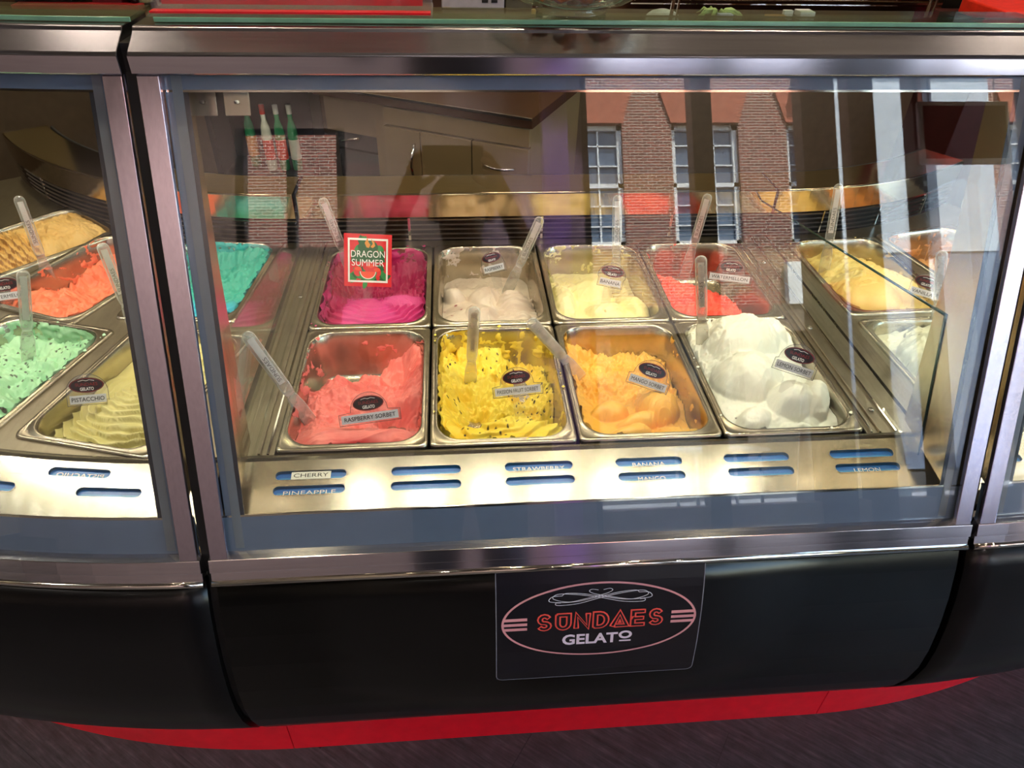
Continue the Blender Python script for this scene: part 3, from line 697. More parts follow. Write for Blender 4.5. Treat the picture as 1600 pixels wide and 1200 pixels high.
def F_caram(x, y, u, v, h):
    fo, r, f = folds(x, y, .0, .3, .3, 1, 75, .006, 121, .35)
    h = h + np.where(v < 0, fo, 0) + rough_surf(x, y, 122, .004, 40)
    t = np.clip(fbm(x * 20, y * 20, 123, 3) * 2 - .6, 0, 1); d = np.where((f > .8) & (v < 0), .8, 0) * np.clip(fbm(x * 18, y * 18, 124, 2) * 3 - .9, 0, 1)
    return h, t, d
recipe('honey_gelato', [[-3, 0, 0, 0, -3], [-2, 1, 1, 1, -2], [-2, 1, 2, 1, -2], [-2, 1, 1, 1, -2], [-2, 0, 1, 0, -2], [-3, -1, 0, -1, -3], [-3, -1, -1, -1, -3], [-4, -2, -2, -2, -4]],
       '#e6c07a', '#d8aa5e', '#7a4014', F_caram, (.5, .5, .5), res=(120, 170))
def F_cyan(x, y, u, v, h):
    fo, r, f = folds(x, y, .02, -.08, 0, 1, 55, .004, 131, .6)
    h = h + np.where(v < -.2, fo, rough_surf(x, y, 132, .006, 30)); t = np.clip((-v - .15) * 3, 0, 1); return h, t, .0 * x
recipe('teal_gelato', [[-4, -3, -2, -1, -1], [-6, -6, -5, -3, -1.5], [-6, -6, -5, -4, -2], [-6, -5, -4, -5, -3], [-5, -5, -6, -5, -4], [-4, -4, -3, -3, -4], [-4, -3, -3, -3, -4], [-5, -4, -4, -4, -6]],
       '#38b4a6', '#43bedd', '#208080', F_cyan, (.8, .8, .9), res=(120, 170), crumbs=3)
def F_cust(x, y, u, v, h):
    L = lobe(x, y, -.01, -.04, .085, .10, .2, .06) - .05; h = smax(h, L, .01) + rough_surf(x, y, 141, .0045, 30) * (v > -.4) + .003 * (fbm(x * 22, y * 22, 142, 3) - .5)
    t = np.clip(fbm(x * 20, y * 20, 143, 3) * 2 - .6, 0, 1); return h, t, 0 * x
recipe('custard_gelato', [[-12, -6, -2, -4, -10], [-9, -3, -1, -3, -7], [-5, -2, -1, -2, -4], [-4, -2, -1, -1, -2], [-4, -2, -2, -1, -1], [-5, -3, -3, -2, -1], [-6, -4, -3, -3, -3], [-8, -6, -5, -5, -6]],
       '#efd98e', '#e4c670', '#a8823c', F_cust, (.5, .8, .5), res=(140, 190), crumbs=5)
def F_car(x, y, u, v, h):
    h = h + rough_surf(x, y, 151, .006, 28) + .003 * streaks(x, y, 1.0, 16, 60, 152); t = np.clip(fbm(x * 18, y * 18, 153, 3) * 2.4 - .7, 0, 1)
    return h, t, np.clip(ridged(x * 26, y * 26, 154, 3) * 2 - 1.2, 0, 1)
recipe('caramel_gelato', [[-8, -9, -9, -9, -8], [-7, -7, -8, -8, -7], [-6, -5, -6, -6, -6], [-6, -5, -5, -5, -6], [-5, -4, -5, -5, -5], [-5, -4, -4, -4, -5], [-5, -4, -4, -4, -5], [-6, -5, -5, -5, -6]],
       '#d9a060', '#c4843c', '#6e3412', F_car, (.7, .7, .7), res=(110, 160))
def F_strac(x, y, u, v, h):
    L = lobe(x, y, .0, .06, .09, .09, 0, .05) - .03; L = smax(L, lobe(x, y, .03, -.09, .08, .07, 0, .05) - .035, .006)
    h = smax(h, L, .006) + rough_surf(x, y, 161, .005, 30); t = np.clip(fbm(x * 20, y * 20, 163, 3) * 2 - .6, 0, 1)
    d = np.where(np.abs(fbm(x * 16, y * 24, 164, 3) - .5) < .012, .75, 0.) * (fbm(x * 30, y * 30, 165, 2) > .42); return h, t, d
recipe('stracciatella_gelato', [[-5, -3, -1, -1, -3], [-6, -2, 0, 0, -1], [-6, -2, 0, 0, -1], [-7, -4, -2, -1, -1], [-8, -5, -3, -2, -2], [-8, -4, -2, -1, -1], [-8, -4, -2, -1, -2], [-9, -6, -4, -3, -4]],
       '#e4e1cc', '#d4d2bc', '#5c584c', F_strac, (.3, .3, .6), res=(140, 190), crumbs=4)

def sq_map(u, v, hw, hd, r):
    px, py = u * hw, v * hd; ax, ay = np.abs(px) - (hw - r), np.abs(py) - (hd - r)
    k = (ax > 0) & (ay > 0); mx = np.maximum(ax, ay); hy = np.hypot(ax, ay) + 1e-12; s = np.where(k, mx / hy, 1)
    return np.where(k, np.sign(px) * (hw - r + ax * s), px), np.where(k, np.sign(py) * (hd - r + ay * s), py)
def gelato_mesh(key):
    F = FL[key]; nx, ny = F['res']; r = np.random.RandomState(abs(sum(map(ord, key))) % 9999)
    U, V = np.meshgrid(np.linspace(-1, 1, nx), np.linspace(-1, 1, ny))
    X, Y = sq_map(U, V, OW, OD, ORR); H = ctrl(F['G'], X / OW, Y / OD)
    wx = .011 * (fbm(X * 16, Y * 16, 301 + len(key), 3) - .5) * 2; wy = .011 * (fbm(X * 16, Y * 16, 333 + len(key), 3) - .5) * 2
    H, T, D = F['fn'](X + wx, Y + wy, X / OW, Y / OD, H)
    hi = .09 if key == 'lemon_sorbet' else .04
    H = np.clip(H, -PDEP - .012, hi)
    # follow the tapering wall
    ins = .003 + .0085 * np.clip(-H / PDEP, 0, 1); k = np.where(H > -.002, 0.985, 1.0)
    X2 = X * (OW - ins) / OW * k; Y2 = Y * (OD - ins) / OD * k
    # roll the rim of the mass down so that mounds are round at the edge
    e = np.maximum(np.abs(U), np.abs(V)); H = H - .012 * np.clip((e - .93) / .07, 0, 1) ** 2 * (H > -.02) - np.where((e > .999) & (H > -.02), .02, 0)
    P = np.stack([X2, Y2, H], -1).reshape(-1, 3)
    idx = np.arange(nx * ny).reshape(ny, nx); Q = np.stack([idx[:-1, :-1], idx[:-1, 1:], idx[1:, 1:], idx[1:, :-1]], -1).reshape(-1, 4)
    keep = (H.reshape(-1)[Q] > -PDEP - .002).any(1); Q = Q[keep]
    C = np.stack([T, D, 0 * T, 0 * T + 1], -1).reshape(-1, 4)
    # thin smears on the walls: patches that come through the wall surface
    ring = np.array(rr_ring(1, 1, .4, 0, 1)); ns, nd = 220, 34
    a = np.linspace(0, 2 * PI, ns, endpoint=False); cu, su = np.cos(a), np.sin(a); m = np.maximum(np.abs(cu), np.abs(su)); uu, vv = cu / m, su / m
    bx, by = sq_map(uu, vv, OW, OD, ORR)
    S, Dp = np.meshgrid(np.arange(ns), np.linspace(.001, -.092, nd)); BX, BY = bx[S], by[S]; AU = uu[S]; AV = vv[S]
    cov = np.where(AV > .9, F['smear'][0], np.where(AU < -.9, F['smear'][1], np.where(AU > .9, F['smear'][2], .5)))
    n = ridged(BX * 40 + BY * 30, Dp * 45 + BY * 22, 7 + len(key), 4, .6) * .55 + fbm(BX * 24 - BY * 24, Dp * 30, 9 + len(key), 4, .6) * .5
    th = (n - (1.02 - .62 * cov)) * .02; th = np.clip(th, -.003, .006) + np.where(th > 0, .0012 * fbm(BX * 200 + Dp * 200, BY * 200, 3, 2), 0)
    insw = .0025 + .0085 * np.clip(-Dp / PDEP, 0, 1); kx = (OW - insw - th) / OW; ky = (OD - insw - th) / OD
    Pw = np.stack([BX * kx, BY * ky, Dp], -1).reshape(-1, 3); base = len(P)
    iw = np.arange(ns * nd).reshape(nd, ns); iw2 = np.roll(iw, -1, 1)
    Qw = np.stack([iw[:-1], iw2[:-1], iw2[1:], iw[1:]], -1).reshape(-1, 4); kp = (th.reshape(-1)[Qw] > 0).any(1); Qw = Qw[kp] + base
    Cw = np.tile([[.35, .12, 0, 1]], (len(Pw), 1)); P = np.concatenate([P, Pw]); Q = np.concatenate([Q, Qw]); C = np.concatenate([C, Cw])
    # crumbs on the rim
    for _ in range(F['crumbs']):
        ang = r.rand() * 2 * PI; q = np.array([math.cos(ang), math.sin(ang)]); q /= np.abs(q).max(); c = np.array([q[0] * (OW + .006), q[1] * (OD + .006), .002]); s = .0015 + .003 * r.rand()
        if key in ('dragon_gelato', 'mint_gelato') and r.rand() < .6: c[0] = (-1 if key[0] == 'd' else 1) * (OW + .004); c[1] = abs(c[1]) * .9
        A = np.array([(1, 0, 0), (-1, 0, 0), (0, 1, 0), (0, -1, 0), (.3, .2, .8), (0, 0, -.6)]) * s * (.7 + .6 * r.rand(6, 1)) + c
        b = len(P); P = np.concatenate([P, A]); C = np.concatenate([C, np.tile([[.3, 0, 0, 1]], (6, 1))])
        Q = np.concatenate([Q, np.array([(b, b + 2, b + 4, b + 4), (b + 2, b + 1, b + 4, b + 4), (b + 1, b + 3, b + 4, b + 4), (b + 3, b, b + 4, b + 4)])])
    # compact
    used = np.unique(Q); remap = np.full(len(P), -1); remap[used] = np.arange(len(used)); P = P[used]; C = C[used]; Q = remap[Q]
    me = bpy.data.meshes.new(key); tri = Q[:, 2] == Q[:, 3]; qs = Q[~tri]; ts = Q[tri][:, :3]
    loops = np.concatenate([qs.reshape(-1), ts.reshape(-1)]); starts = np.concatenate([np.arange(len(qs)) * 4, len(qs) * 4 + np.arange(len(ts)) * 3])
    me.vertices.add(len(P)); me.vertices.foreach_set('co', P.reshape(-1)); me.loops.add(len(loops)); me.loops.foreach_set('vertex_index', loops.astype(np.int32))
    me.polygons.add(len(starts)); me.polygons.foreach_set('loop_start', starts.astype(np.int32)); me.polygons.foreach_set('use_smooth', np.ones(len(starts), bool))
    me.update(calc_edges=True); me.validate()
    at = me.color_attributes.new('tint', 'FLOAT_COLOR', 'POINT'); at.data.foreach_set('color', C.reshape(-1).astype(np.float32))
    me.materials.append(gelato_mat(key, *F['c']))
    return me
def place_pan(key, cx, cy, rot, panlabel, gellabel, z=0.0, group=None):
    global PANMESH
    if PANMESH is None:
        p = pan_mesh().build('gelato_pan', S_PAN, None, origin=(0, 0, 0)); PANMESH = p.data
    else:
        p = bpy.data.objects.new('gelato_pan', PANMESH); sc.collection.objects.link(p)
    p.location = (cx, cy, z + Z0); p.rotation_euler.z = rot
    tag(p, panlabel, 'pan', group or 'steel gelato pans')
    g = bpy.data.objects.new('gelato', gelato_mesh(key)); sc.collection.objects.link(g)
    g.location = (cx, cy, z + Z0); g.rotation_euler.z = rot
    tag(g, gellabel, 'gelato', 'gelato in the pans')
    return g
GX = lambda i: .1275 + .255 * i
GY = (.1825, .5475)
place_pan('raspberry_sorbet', GX(0), GY[0], 0, 'steel pan holding the salmon pink raspberry sorbet, front row left', 'salmon pink raspberry sorbet smeared and half scooped, front row left pan')
place_pan('passion_sorbet', GX(1), GY[0], 0, 'steel pan holding the yellow passion fruit sorbet, second in front row', 'bright yellow passion fruit sorbet with black seeds')
place_pan('mango_sorbet', GX(2), GY[0], 0, 'steel pan with bare back wall holding the orange mango sorbet', 'orange-yellow mango sorbet heaped at the front of its pan')
place_pan('lemon_sorbet', GX(3), GY[0], 0, 'steel pan under the tall white lemon sorbet, right end of front row', 'tall mound of white lemon sorbet rising above the pan rim')
place_pan('dragon_gelato', GX(0), GY[1], 0, 'steel pan holding the magenta gelato, behind the salmon pink pan', 'magenta gelato in curved folds behind the square flavour card')
place_pan('ripple_gelato', GX(1), GY[1], 0, 'steel pan holding the pinkish cream gelato in the back row', 'pinkish cream raspberry gelato in soft lumps with bare back wall')
place_pan('banana_gelato', GX(2), GY[1], 0, 'steel pan holding the pale yellow banana gelato in the back row', 'pale yellow banana gelato in smooth rounded scoops')
place_pan('watermelon_gelato', GX(3), GY[1], 0, 'steel pan holding red watermelon gelato, right end of back row', 'bright red watermelon gelato heaped to the left of its pan')
R = math.radians
def pan_at(key, fr, rot, *a):                    # fr = front right corner of the pan
    c, s = math.cos(rot), math.sin(rot); ox, oy = -PW / 2, PD / 2
    return place_pan(key, fr[0] + ox * c - oy * s, fr[1] + ox * s + oy * c, rot, *a)
pan_at('pistachio_gelato', (-.198, -.004), R(-15.5), 'steel pan holding the beige-green pistachio gelato beside the left post', 'beige-green pistachio gelato in deep curved folds')
pan_at('mint_gelato', (-.488, .035), R(-17), 'steel pan holding pale green mint gelato at the left edge', 'pale green mint gelato with dark chocolate shards')
pan_at('teal_gelato', (-.152, .400), R(-6), 'steel pan holding turquoise gelato seen left of the magenta one', 'turquoise blue gelato seen through the glass left of the magenta one')
pan_at('coral_gelato', (-.480, .400), R(-24), 'steel pan holding coral orange gelato in the left section', 'rough coral orange gelato in the left section')
pan_at('honey_gelato', (-.76, .56), R(-42), 'steel pan holding golden rippled gelato at far left back', 'golden gelato with dark brown ripple lines at far left back')
place_pan('custard_gelato', 1.283, .555, R(2), 'steel pan holding custard yellow gelato behind the side glass', 'custard yellow gelato seen through the side glass right')
place_pan('stracciatella_gelato', 1.300, .175, R(2), 'steel pan with white chocolate-streaked gelato right of the lemon pan', 'off-white gelato with thin dark streaks, right of the lemon sorbet')
place_pan('caramel_gelato', 1.565, .600, R(12), 'steel pan holding brown caramel gelato at far right', 'brown caramel gelato in the pan at far right')

def side_deck(side, a, b, root, pans):            # steel sheet with an opening under every pan
    m = MB(); nt_, ny_ = int((b - a) / .009), 85
    def hidden(x, y):
        for cx, cy, rot in pans:
            dx, dy = x - cx, y - cy; lx = dx * math.cos(rot) + dy * math.sin(rot); ly = -dx * math.sin(rot) + dy * math.cos(rot)
            if abs(lx) < PW / 2 - .007 and abs(ly) < PD / 2 - .007: return True
        return False
    ids = {}
    for i in range(nt_):
        for j in range(ny_):
            t = a + (b - a) * (i + .5) / nt_; y = .765 * (j + .5) / ny_; c = cmap(side, t, y, 0)
            if hidden(c[0], c[1]): continue
            q = []
            for di, dj in ((0, 0), (1, 0), (1, 1), (0, 1)):
                k = (i + di, j + dj)
                if k not in ids: ids[k] = len(m.v); m.v.append(cmap(side, a + (b - a) * k[0] / nt_, .765 * k[1] / ny_, -.006))
                q.append(ids[k])
            m.f.append(q if side == 'r' else q[::-1]); m.m.append(0); m.sm.append(False)
    m.build('well_deck', S_DECK, root)
PL = [(o.location.x, o.location.y, o.rotation_euler.z) for o in sc.objects if o.name.startswith('gelato_pan')]
side_deck('l', .004, 1.9, CASEL, PL); side_deck('r', .004, 1.2, CASER, PL)

# ================================================================== spatulas
def norm(a): a = np.array(a, float); return a / np.linalg.norm(a)
LABELP = plain('grey label paper', '#efe6e6', .6, var=.04); INKR = plain('brown ink', '#3c2a2c', .5)
def spatula(P0, P1, label, width=.0215, txt=True, flip=False, off=0.05):
    P0 = np.array(P0, float); P1 = np.array(P1, float); d = norm(P1 - P0); P0 = P0 - d * off; L = np.linalg.norm(P1 - P0)
    mid = (P0 + P1) / 2; n = norm(CAM - mid); n = norm(n - d * (n @ d)); s = norm(np.cross(d, n))
    root = thing('spatula', label, 'spatula', P0, 'clear plastic spatulas')
    def loft(st):
        R_ = []
        for (l, w_, t_) in st:
            c = P0 + d * l; R_.append([c + s * w_ * math.copysign(abs(math.cos(a)) ** .6, math.cos(a)) + n * t_ * math.copysign(abs(math.sin(a)) ** .6, math.sin(a)) for a in np.linspace(0, 2 * PI, 17)[:-1]])
        return MB().rings(R_)
    hw, ht = width / 2, .0058; hs = L * .40
    h = loft([(hs, hw * .72, .003), (hs + .008, hw * .9, ht * .9), (hs + .02, hw, ht)] + [(hs + .02 + (L - hs - .032) * k / 4, hw, ht) for k in range(1, 5)] + [(L - .012 + .012 * math.sin(a), hw * math.cos(a) + 1e-4, ht * (math.cos(a) * .8 + .2 * (a < 1.5))) for a in np.linspace(.3, PI / 2, 5)])
    h.build('handle', PLAST, root)
    b = loft([(0, hw * 1.0, .0012), (.01, hw * 1.22, .0014), (hs * .7, hw * 1.15, .0016), (hs * .92, hw * .9, .0026), (hs + .004, hw * .72, .003)]); b.build('blade', PLAST, root)
    lc = P0 + d * (hs + (L - hs) * .55); ll = (L - hs) * .36
    sg = -1 if flip else 1
    fn = lambda u, v, l: tuple(lc + d * u * sg - s * v * sg + n * (l))
    m = MB(); m.poly([(-ll, -hw * .52), (ll, -hw * .52), (ll, hw * .52), (-ll, hw * .52)], fn, 0, .0005)
    if txt: m.text('SUNDAES', hw * .62, fn, -ll * .35, 0, 1, .0012, width=ll * 1.05)
    m.build('paper_label', [LABELP, INKR], root)
    return root
SP = [((.058, .632, 0), (.030, .578, .191), 'clear plastic spatula leaning behind the square flavour card', {}),
      ((.441, .594, -.03), (.496, .544, .156), 'clear spatula leaning right in the pinkish cream gelato', {}),
      ((.686, .58, -.01), (.668, .581, .189), 'clear spatula standing upright in the banana gelato', {}),
      ((.888, .666, -.03), (.892, .633, .167), 'clear spatula standing in the red watermelon gelato', {}),
      ((.799, .269, .02), (.744, .225, .227), 'clear spatula standing in the white lemon sorbet', {}),
      ((.332, .251, -.05), (.341, .205, .144), 'clear spatula standing in the yellow passion fruit sorbet', {}),
      ((.534, .234, -.02), (.436, .165, .140), 'clear spatula leaning left over the mango sorbet corner', dict(flip=True)),
      ((.028, .123, -.02), (-.032, .102, .170), 'clear spatula leaning left out of the salmon pink sorbet', dict(txt=True)),
      ((-.633, .648, -.02), (-.617, .635, .179), 'clear spatula smeared with coral gelato in the coral pan', {}),
      ((-.356, .403, 0), (-.344, .371, .197), 'clear spatula at the back of the pistachio pan', {}),
      ((-.546, .349, -.02), (-.476, .329, .166), 'clear spatula standing in the pale green mint gelato', dict(txt=False)),
      ((-.80, .72, -.0), (-.72, .66, .19), 'clear spatula in the golden gelato at far left', dict(txt=False)),
      ((1.209, .605, 0), (1.201, .640, .186), 'clear spatula standing in the custard yellow gelato', {}),
      ((1.345, .342, 0), (1.265, .315, .181), 'clear spatula with blank handle in the white streaked gelato', dict(txt=False)),
      ((1.563, .625, 0), (1.480, .575, .175), 'clear spatula in the brown caramel gelato', dict(txt=False))]
for a, b, lb, kw in SP: spatula(a, b, lb, **kw)

# ================================================================== flavour tags
OVALB = plain('tag black print', '#191418', .35); OVALR = plain('tag red print', '#8c2020', .4); WHITEP = plain('tag white print', '#e8e6e2', .5); TAGGREY = plain('tag pale strip', '#c8c8cc', .5, var=.03)
OUTL = plain('tag outline', '#3a3a38', .4)
def flavour_tag(px, z, txt, ws, rot, label, wo=.060, full=True, blank=False):
    P = onz(px[0], px[1], z); n = norm(norm(CAM - P) + np.array([0, -.4, .0])); sx = norm(np.cross(n, (0, 0, 1))) * -1
    sx = norm(np.cross((0, 0, 1), n)); uy = norm(np.cross(n, sx)); c, s = math.cos(rot), math.sin(rot); ax = sx * c + uy * s; ay = -sx * s + uy * c
    fn = lambda u, v, l: tuple(P + ax * u + ay * v + n * l)
    root = thing('flavour_tag', label, 'flavour label', P - ay * .03, 'clear flavour tags in the gelato')
    wb = ws / 2 + .004; ho = wo * .25
    out = [(-wb, -.021), (wb, -.021), (wb, -.001), (wo / 2 + .001, .001)] + [((wo / 2 + .001) * math.cos(a), .002 + (wo * .52) * math.sin(a)) for a in np.linspace(.05, PI - .05, 16)] + [(-wo / 2 - .001, .001), (-wb, -.001)]
    m = MB(); m.rings([[fn(u, v, 0) for u, v in out], [fn(u, v, .0018) for u, v in out]], smooth=False)
    m.poly([(-.010, -.060), (.010, -.060), (.012, -.021), (-.012, -.021)], fn, 0, .0006)
    m.build('plate', ACRYL, root)
    m = MB(); m.ribbon(out, .0008, fn, 0, .0022, True); m.build('plate_edge', OUTL, root)
    m = MB(); oc = .0145
    m.poly(ell(0, oc, wo * .43, wo * .215, 32), fn, 0, .0024)
    m.ribbon(ell(0, oc, wo * .41, wo * .195, 32), .0008, fn, 1, .0027, True)
    m.text('SUNDAES', wo * .085, fn, 0, oc + wo * .025, 1, .0028, width=wo * .55, bold=.02)
    m.ribbon([(-wo * .2, oc + wo * .12), (-wo * .08, oc + wo * .15), (0, oc + wo * .125), (wo * .08, oc + wo * .15), (wo * .2, oc + wo * .12)], .0008, fn, 2, .0028)
    m.text('GELATO', wo * .085, fn, 0, oc - wo * .105, 2, .0028, width=wo * .34, bold=.02)
    m.build('oval_badge', [OVALB, OVALR, WHITEP], root)
    m = MB(); m.poly([(-ws / 2, -.018), (ws / 2, -.018), (ws / 2, -.003), (-ws / 2, -.003)], fn, 0, .0024)
    if txt: m.text(txt, .0072, fn, 0, -.0105, 1, .0028, width=ws * .9, bold=.01)
    m.build('name_strip', [TAGGREY if not blank else TAGGREY, INK], root)
TG = [((770, 412), .028, 'RASPBERRY', .047, R(14), 'clear arched tag reading RASPBERRY in the pinkish cream gelato', .050),
      ((955, 434), .035, 'BANANA', .048, R(-8), 'clear arched tag reading BANANA in the pale yellow gelato', .060),
      ((1141, 427), .02, 'WATERMELLON', .090, R(0), 'clear arched tag reading WATERMELLON over the red gelato', .062),
      ((577, 642), .012, 'RASPBERRY SORBET', .098, R(2), 'clear arched tag reading RASPBERRY SORBET in the salmon pink pan', .062),
      ((808, 601), .005, 'PASSION FRUIT SORBET', .085, R(7), 'clear arched tag reading PASSION FRUIT SORBET', .060),
      ((1015, 590), .005, 'MANGO SORBET', .072, R(-13), 'clear arched tag reading MANGO SORBET', .062),
      ((1244, 567), .075, 'LEMON SORBET', .066, R(-8), 'clear arched tag reading LEMON SORBET on the white mound', .062),
      ((137, 614), .02, 'PISTACCHIO', .056, R(-10), 'clear arched tag reading PISTACCHIO in the left section', .062),
      ((8, 455), .02, 'WATERMELON', .075, R(-4), 'clear arched tag at the left edge before the coral gelato', .066),
      ((1444, 450), .02, 'VANILLA', .05, R(-6), 'clear arched tag on the custard yellow gelato', .060)]
for a in TG: flavour_tag(a[0], a[1], a[2], a[3], a[4], a[5], a[6])
def dragon_card():
    P = onz(575, 407, .06); n = norm(norm(CAM - P) + np.array([0, -.3, 0])); sx = norm(np.cross((0, 0, 1), n)); uy = norm(np.cross(n, sx)); r = R(-6); c, s = math.cos(r), math.sin(r)
    ax = sx * c + uy * s; ay = -sx * s + uy * c; W = .0515; H = .0575
    fn = lambda u, v, l: tuple(P + ax * u * W + ay * v * H + n * l)
    root = thing('flavour_card', 'square red card reading DRAGON SUMMER with watermelon slices, in magenta gelato', 'flavour label', P - ay * .07)
    m = MB(); sq = [(-1, -1), (1, -1), (1, 1), (-1, 1)]
    m.rings([[fn(u, v, 0) for u, v in sq], [fn(u, v, .0015) for u, v in sq]], smooth=False); m.build('card', plain('card red', '#d8262e', .5, var=.04), root)
    m = MB(); rnd = random.Random(4)
    m.ribbon([(u * .80, v * .80) for u, v in sq], .075, fn, 0, .0026, True)
    def leaf(cx, cy, a, ln, wd, mt, lift):
        pts = []
        for k in range(13):
            t = k / 12; pts.append((t * ln, wd * math.sin(PI * t)))
        for k in range(12, 0, -1): t = k / 12; pts.append((t * ln, -wd * math.sin(PI * t)))
        m.poly([(cx + x * math.cos(a) - y * math.sin(a), cy + x * math.sin(a) + y * math.cos(a)) for x, y in pts], fn, mt, lift)
    for k in range(16): leaf(rnd.uniform(-.35, .35), .55, k * PI / 8, .42, .12, 1 + k % 2, .0018 + k * .00002)
    for k in range(26): leaf(rnd.uniform(-.75, .75), rnd.uniform(-.75, -.25), rnd.uniform(0, 6.28), .4, .10, 1 + k % 2, .0018 + k * .00002)
    m.poly([(-.72, -.05), (.72, -.05), (.66, .36), (-.66, .36)], fn, 1, .0022); m.poly(ell(0, .5, .42, .3, 24), fn, 1, .0023)
    for (cx, cy, rx) in ((-.42, -.42, .18), (.38, -.44, .17), (.1, -.30, .2)): m.poly(ell(cx, cy, rx, .19, 20), fn, 3, .0024); m.poly(ell(cx, cy + .1, rx * .8, .07, 16), fn, 4, .0026)
    m.poly(ell(0, -.42, .38, .34, 20, PI, 2 * PI), fn, 2, .0027); m.poly(ell(0, -.42, .34, .29, 20, PI, 2 * PI), fn, 0, .0028); m.poly(ell(0, -.42, .31, .26, 20, PI, 2 * PI), fn, 4, .0029)
    m.poly([(-.06, .50), (-.14, .66), (-.02, .86), (.02, .70), (.10, .60), (.04, .48)], fn, 5, .0028); m.poly([(.10, .52), (.20, .64), (.12, .82), (.26, .72), (.30, .56), (.2, .48)], fn, 5, .0028)
    m.text('DRAGON', .25, fn, 0, .25, 0, .0031, width=1.42, bold=.015); m.text('SUMMER', .25, fn, 0, -.08, 0, .0031, width=1.36, bold=.0)
    m.build('print', [plain('card white', '#f2f2ee', .5), plain('card leaf', '#1d5a34', .5), plain('card dark leaf', '#2f8a48', .5), plain('card fruit red', '#e03a3c', .5), plain('card melon', '#f0583c', .5), plain('card flame', '#d89038', .5)], root)
    m = MB(); m.poly([(-.2, -2.2), (.2, -2.2), (.2, -.9), (-.2, -.9)], fn, 0, -.001); m.build('stake', ACRYL, root)
dragon_card()
#PART2
# ================================================================== glass shelf on top, sign holder, bowl
def shelf(side, t0, t1, label):
    root = thing('glass_shelf', label, 'glass shelf', cmap(side, (t0 + t1) / 2, .15, .6285))
    sweep(side, t0, t1, [(.0985, .6255), (.0985, .6305), (.172, .6305), (.172, .6255)]).build('pane', GLASS_T, root)
    sweep(side, t0, t1, [(.0965, .6253), (.0965, .6307), (.0985, .6307), (.0985, .6253)]).build('green_edge', EDGE, root, .0006)
    return root
shelf('c', -.045, 1.105, 'clear glass shelf with green edge on top of the middle case section')
shelf('l', .0, 1.8, 'clear glass shelf with green edge on the left case section')
shelf('r', .012, 1.15, 'clear glass shelf with green edge on the right case section')
def sign_holder():
    root = thing('sign_holder', 'clear acrylic holder with a plain red card standing on the glass shelf', 'sign holder', (.13, .14, .6305))
    z = .6307; x0, x1 = -.052, .290; y0 = .0995
    MB().box(x0, x1, y0, y0 + .085, z, z + .003).build('foot', ACRYL, root)
    MB().box(x0, x1, y0 + .02, y0 + .0225, z + .003, z + .25).build('front_sheet', ACRYL, root, .0006)
    MB().box(x0, x1, y0 + .032, y0 + .0345, z + .003, z + .25).build('back_sheet', ACRYL, root, .0006)
    MB().box(x0 + .012, x1 - .012, y0 + .0245, y0 + .0275, z + .0095, z + .245).build('red_card', plain('bright red card', '#e0080c', .5, var=.03), root)
    MB().box(x0 + .002, x1 - .002, y0 + .004, y0 + .019, z + .0032, z + .0052).build('foot_strip', RED, root)
sign_holder()
def bowl():
    c = onz(900, 31, .6307); c = (c[0], .145, .6307)
    root = thing('glass_bowl', 'footed clear glass bowl of orange wrapped sweets on the glass shelf', 'bowl', c)
    BG = clear('bowl glass', (.93, .98, .93), 1.5, .03)
    prof = [(.0, .0005), (.038, .0005), (.046, .002), (.046, .0045), (.037, .0065), (.040, .0085), (.056, .0115), (.072, .016), (.088, .025), (.104, .042), (.116, .070), (.120, .105), (.118, .105), (.113, .072), (.101, .045), (.085, .029), (.070, .0195), (.054, .0145), (.036, .0115), (0, .011)]
    m = MB().lathe(prof, c, 48); m.build('bowl', BG, root)
    OR = plain('orange sweet wrapper', '#f07a20', .35, var=.25, scale=50); PK = plain('pink sweet wrapper', '#f0907a', .35, var=.2, scale=50)
    r = random.Random(3); n = 0
    for lay, (z, rad, cnt) in enumerate([(.027, .026, 5), (.036, .058, 11), (.056, .078, 13), (.062, .040, 6)]):
        for k in range(cnt):
            a = 2 * PI * (k + r.random() * .5) / cnt + lay; q = (c[0] + rad * math.cos(a) * .93, c[1] + rad * math.sin(a) * .93, c[2] + z)
            m = MB(); d = norm([r.uniform(-1, 1), r.uniform(-1, 1), r.uniform(-.4, .4)]) * .012
            m.tube([np.array(q) - d * 1.6, np.array(q) - d * 1.05, np.array(q) - d * .8, q, np.array(q) + d * .8, np.array(q) + d * 1.05, np.array(q) + d * 1.6], [.009, .003, .012, .015, .012, .003, .009], 8)
            o = m.build('wrapped_sweet', OR if r.random() < .7 else PK, None)
            tag(o, 'orange or pink wrapped sweet heaped in the glass bowl', 'sweet', 'wrapped sweets in the bowl'); n += 1
bowl()

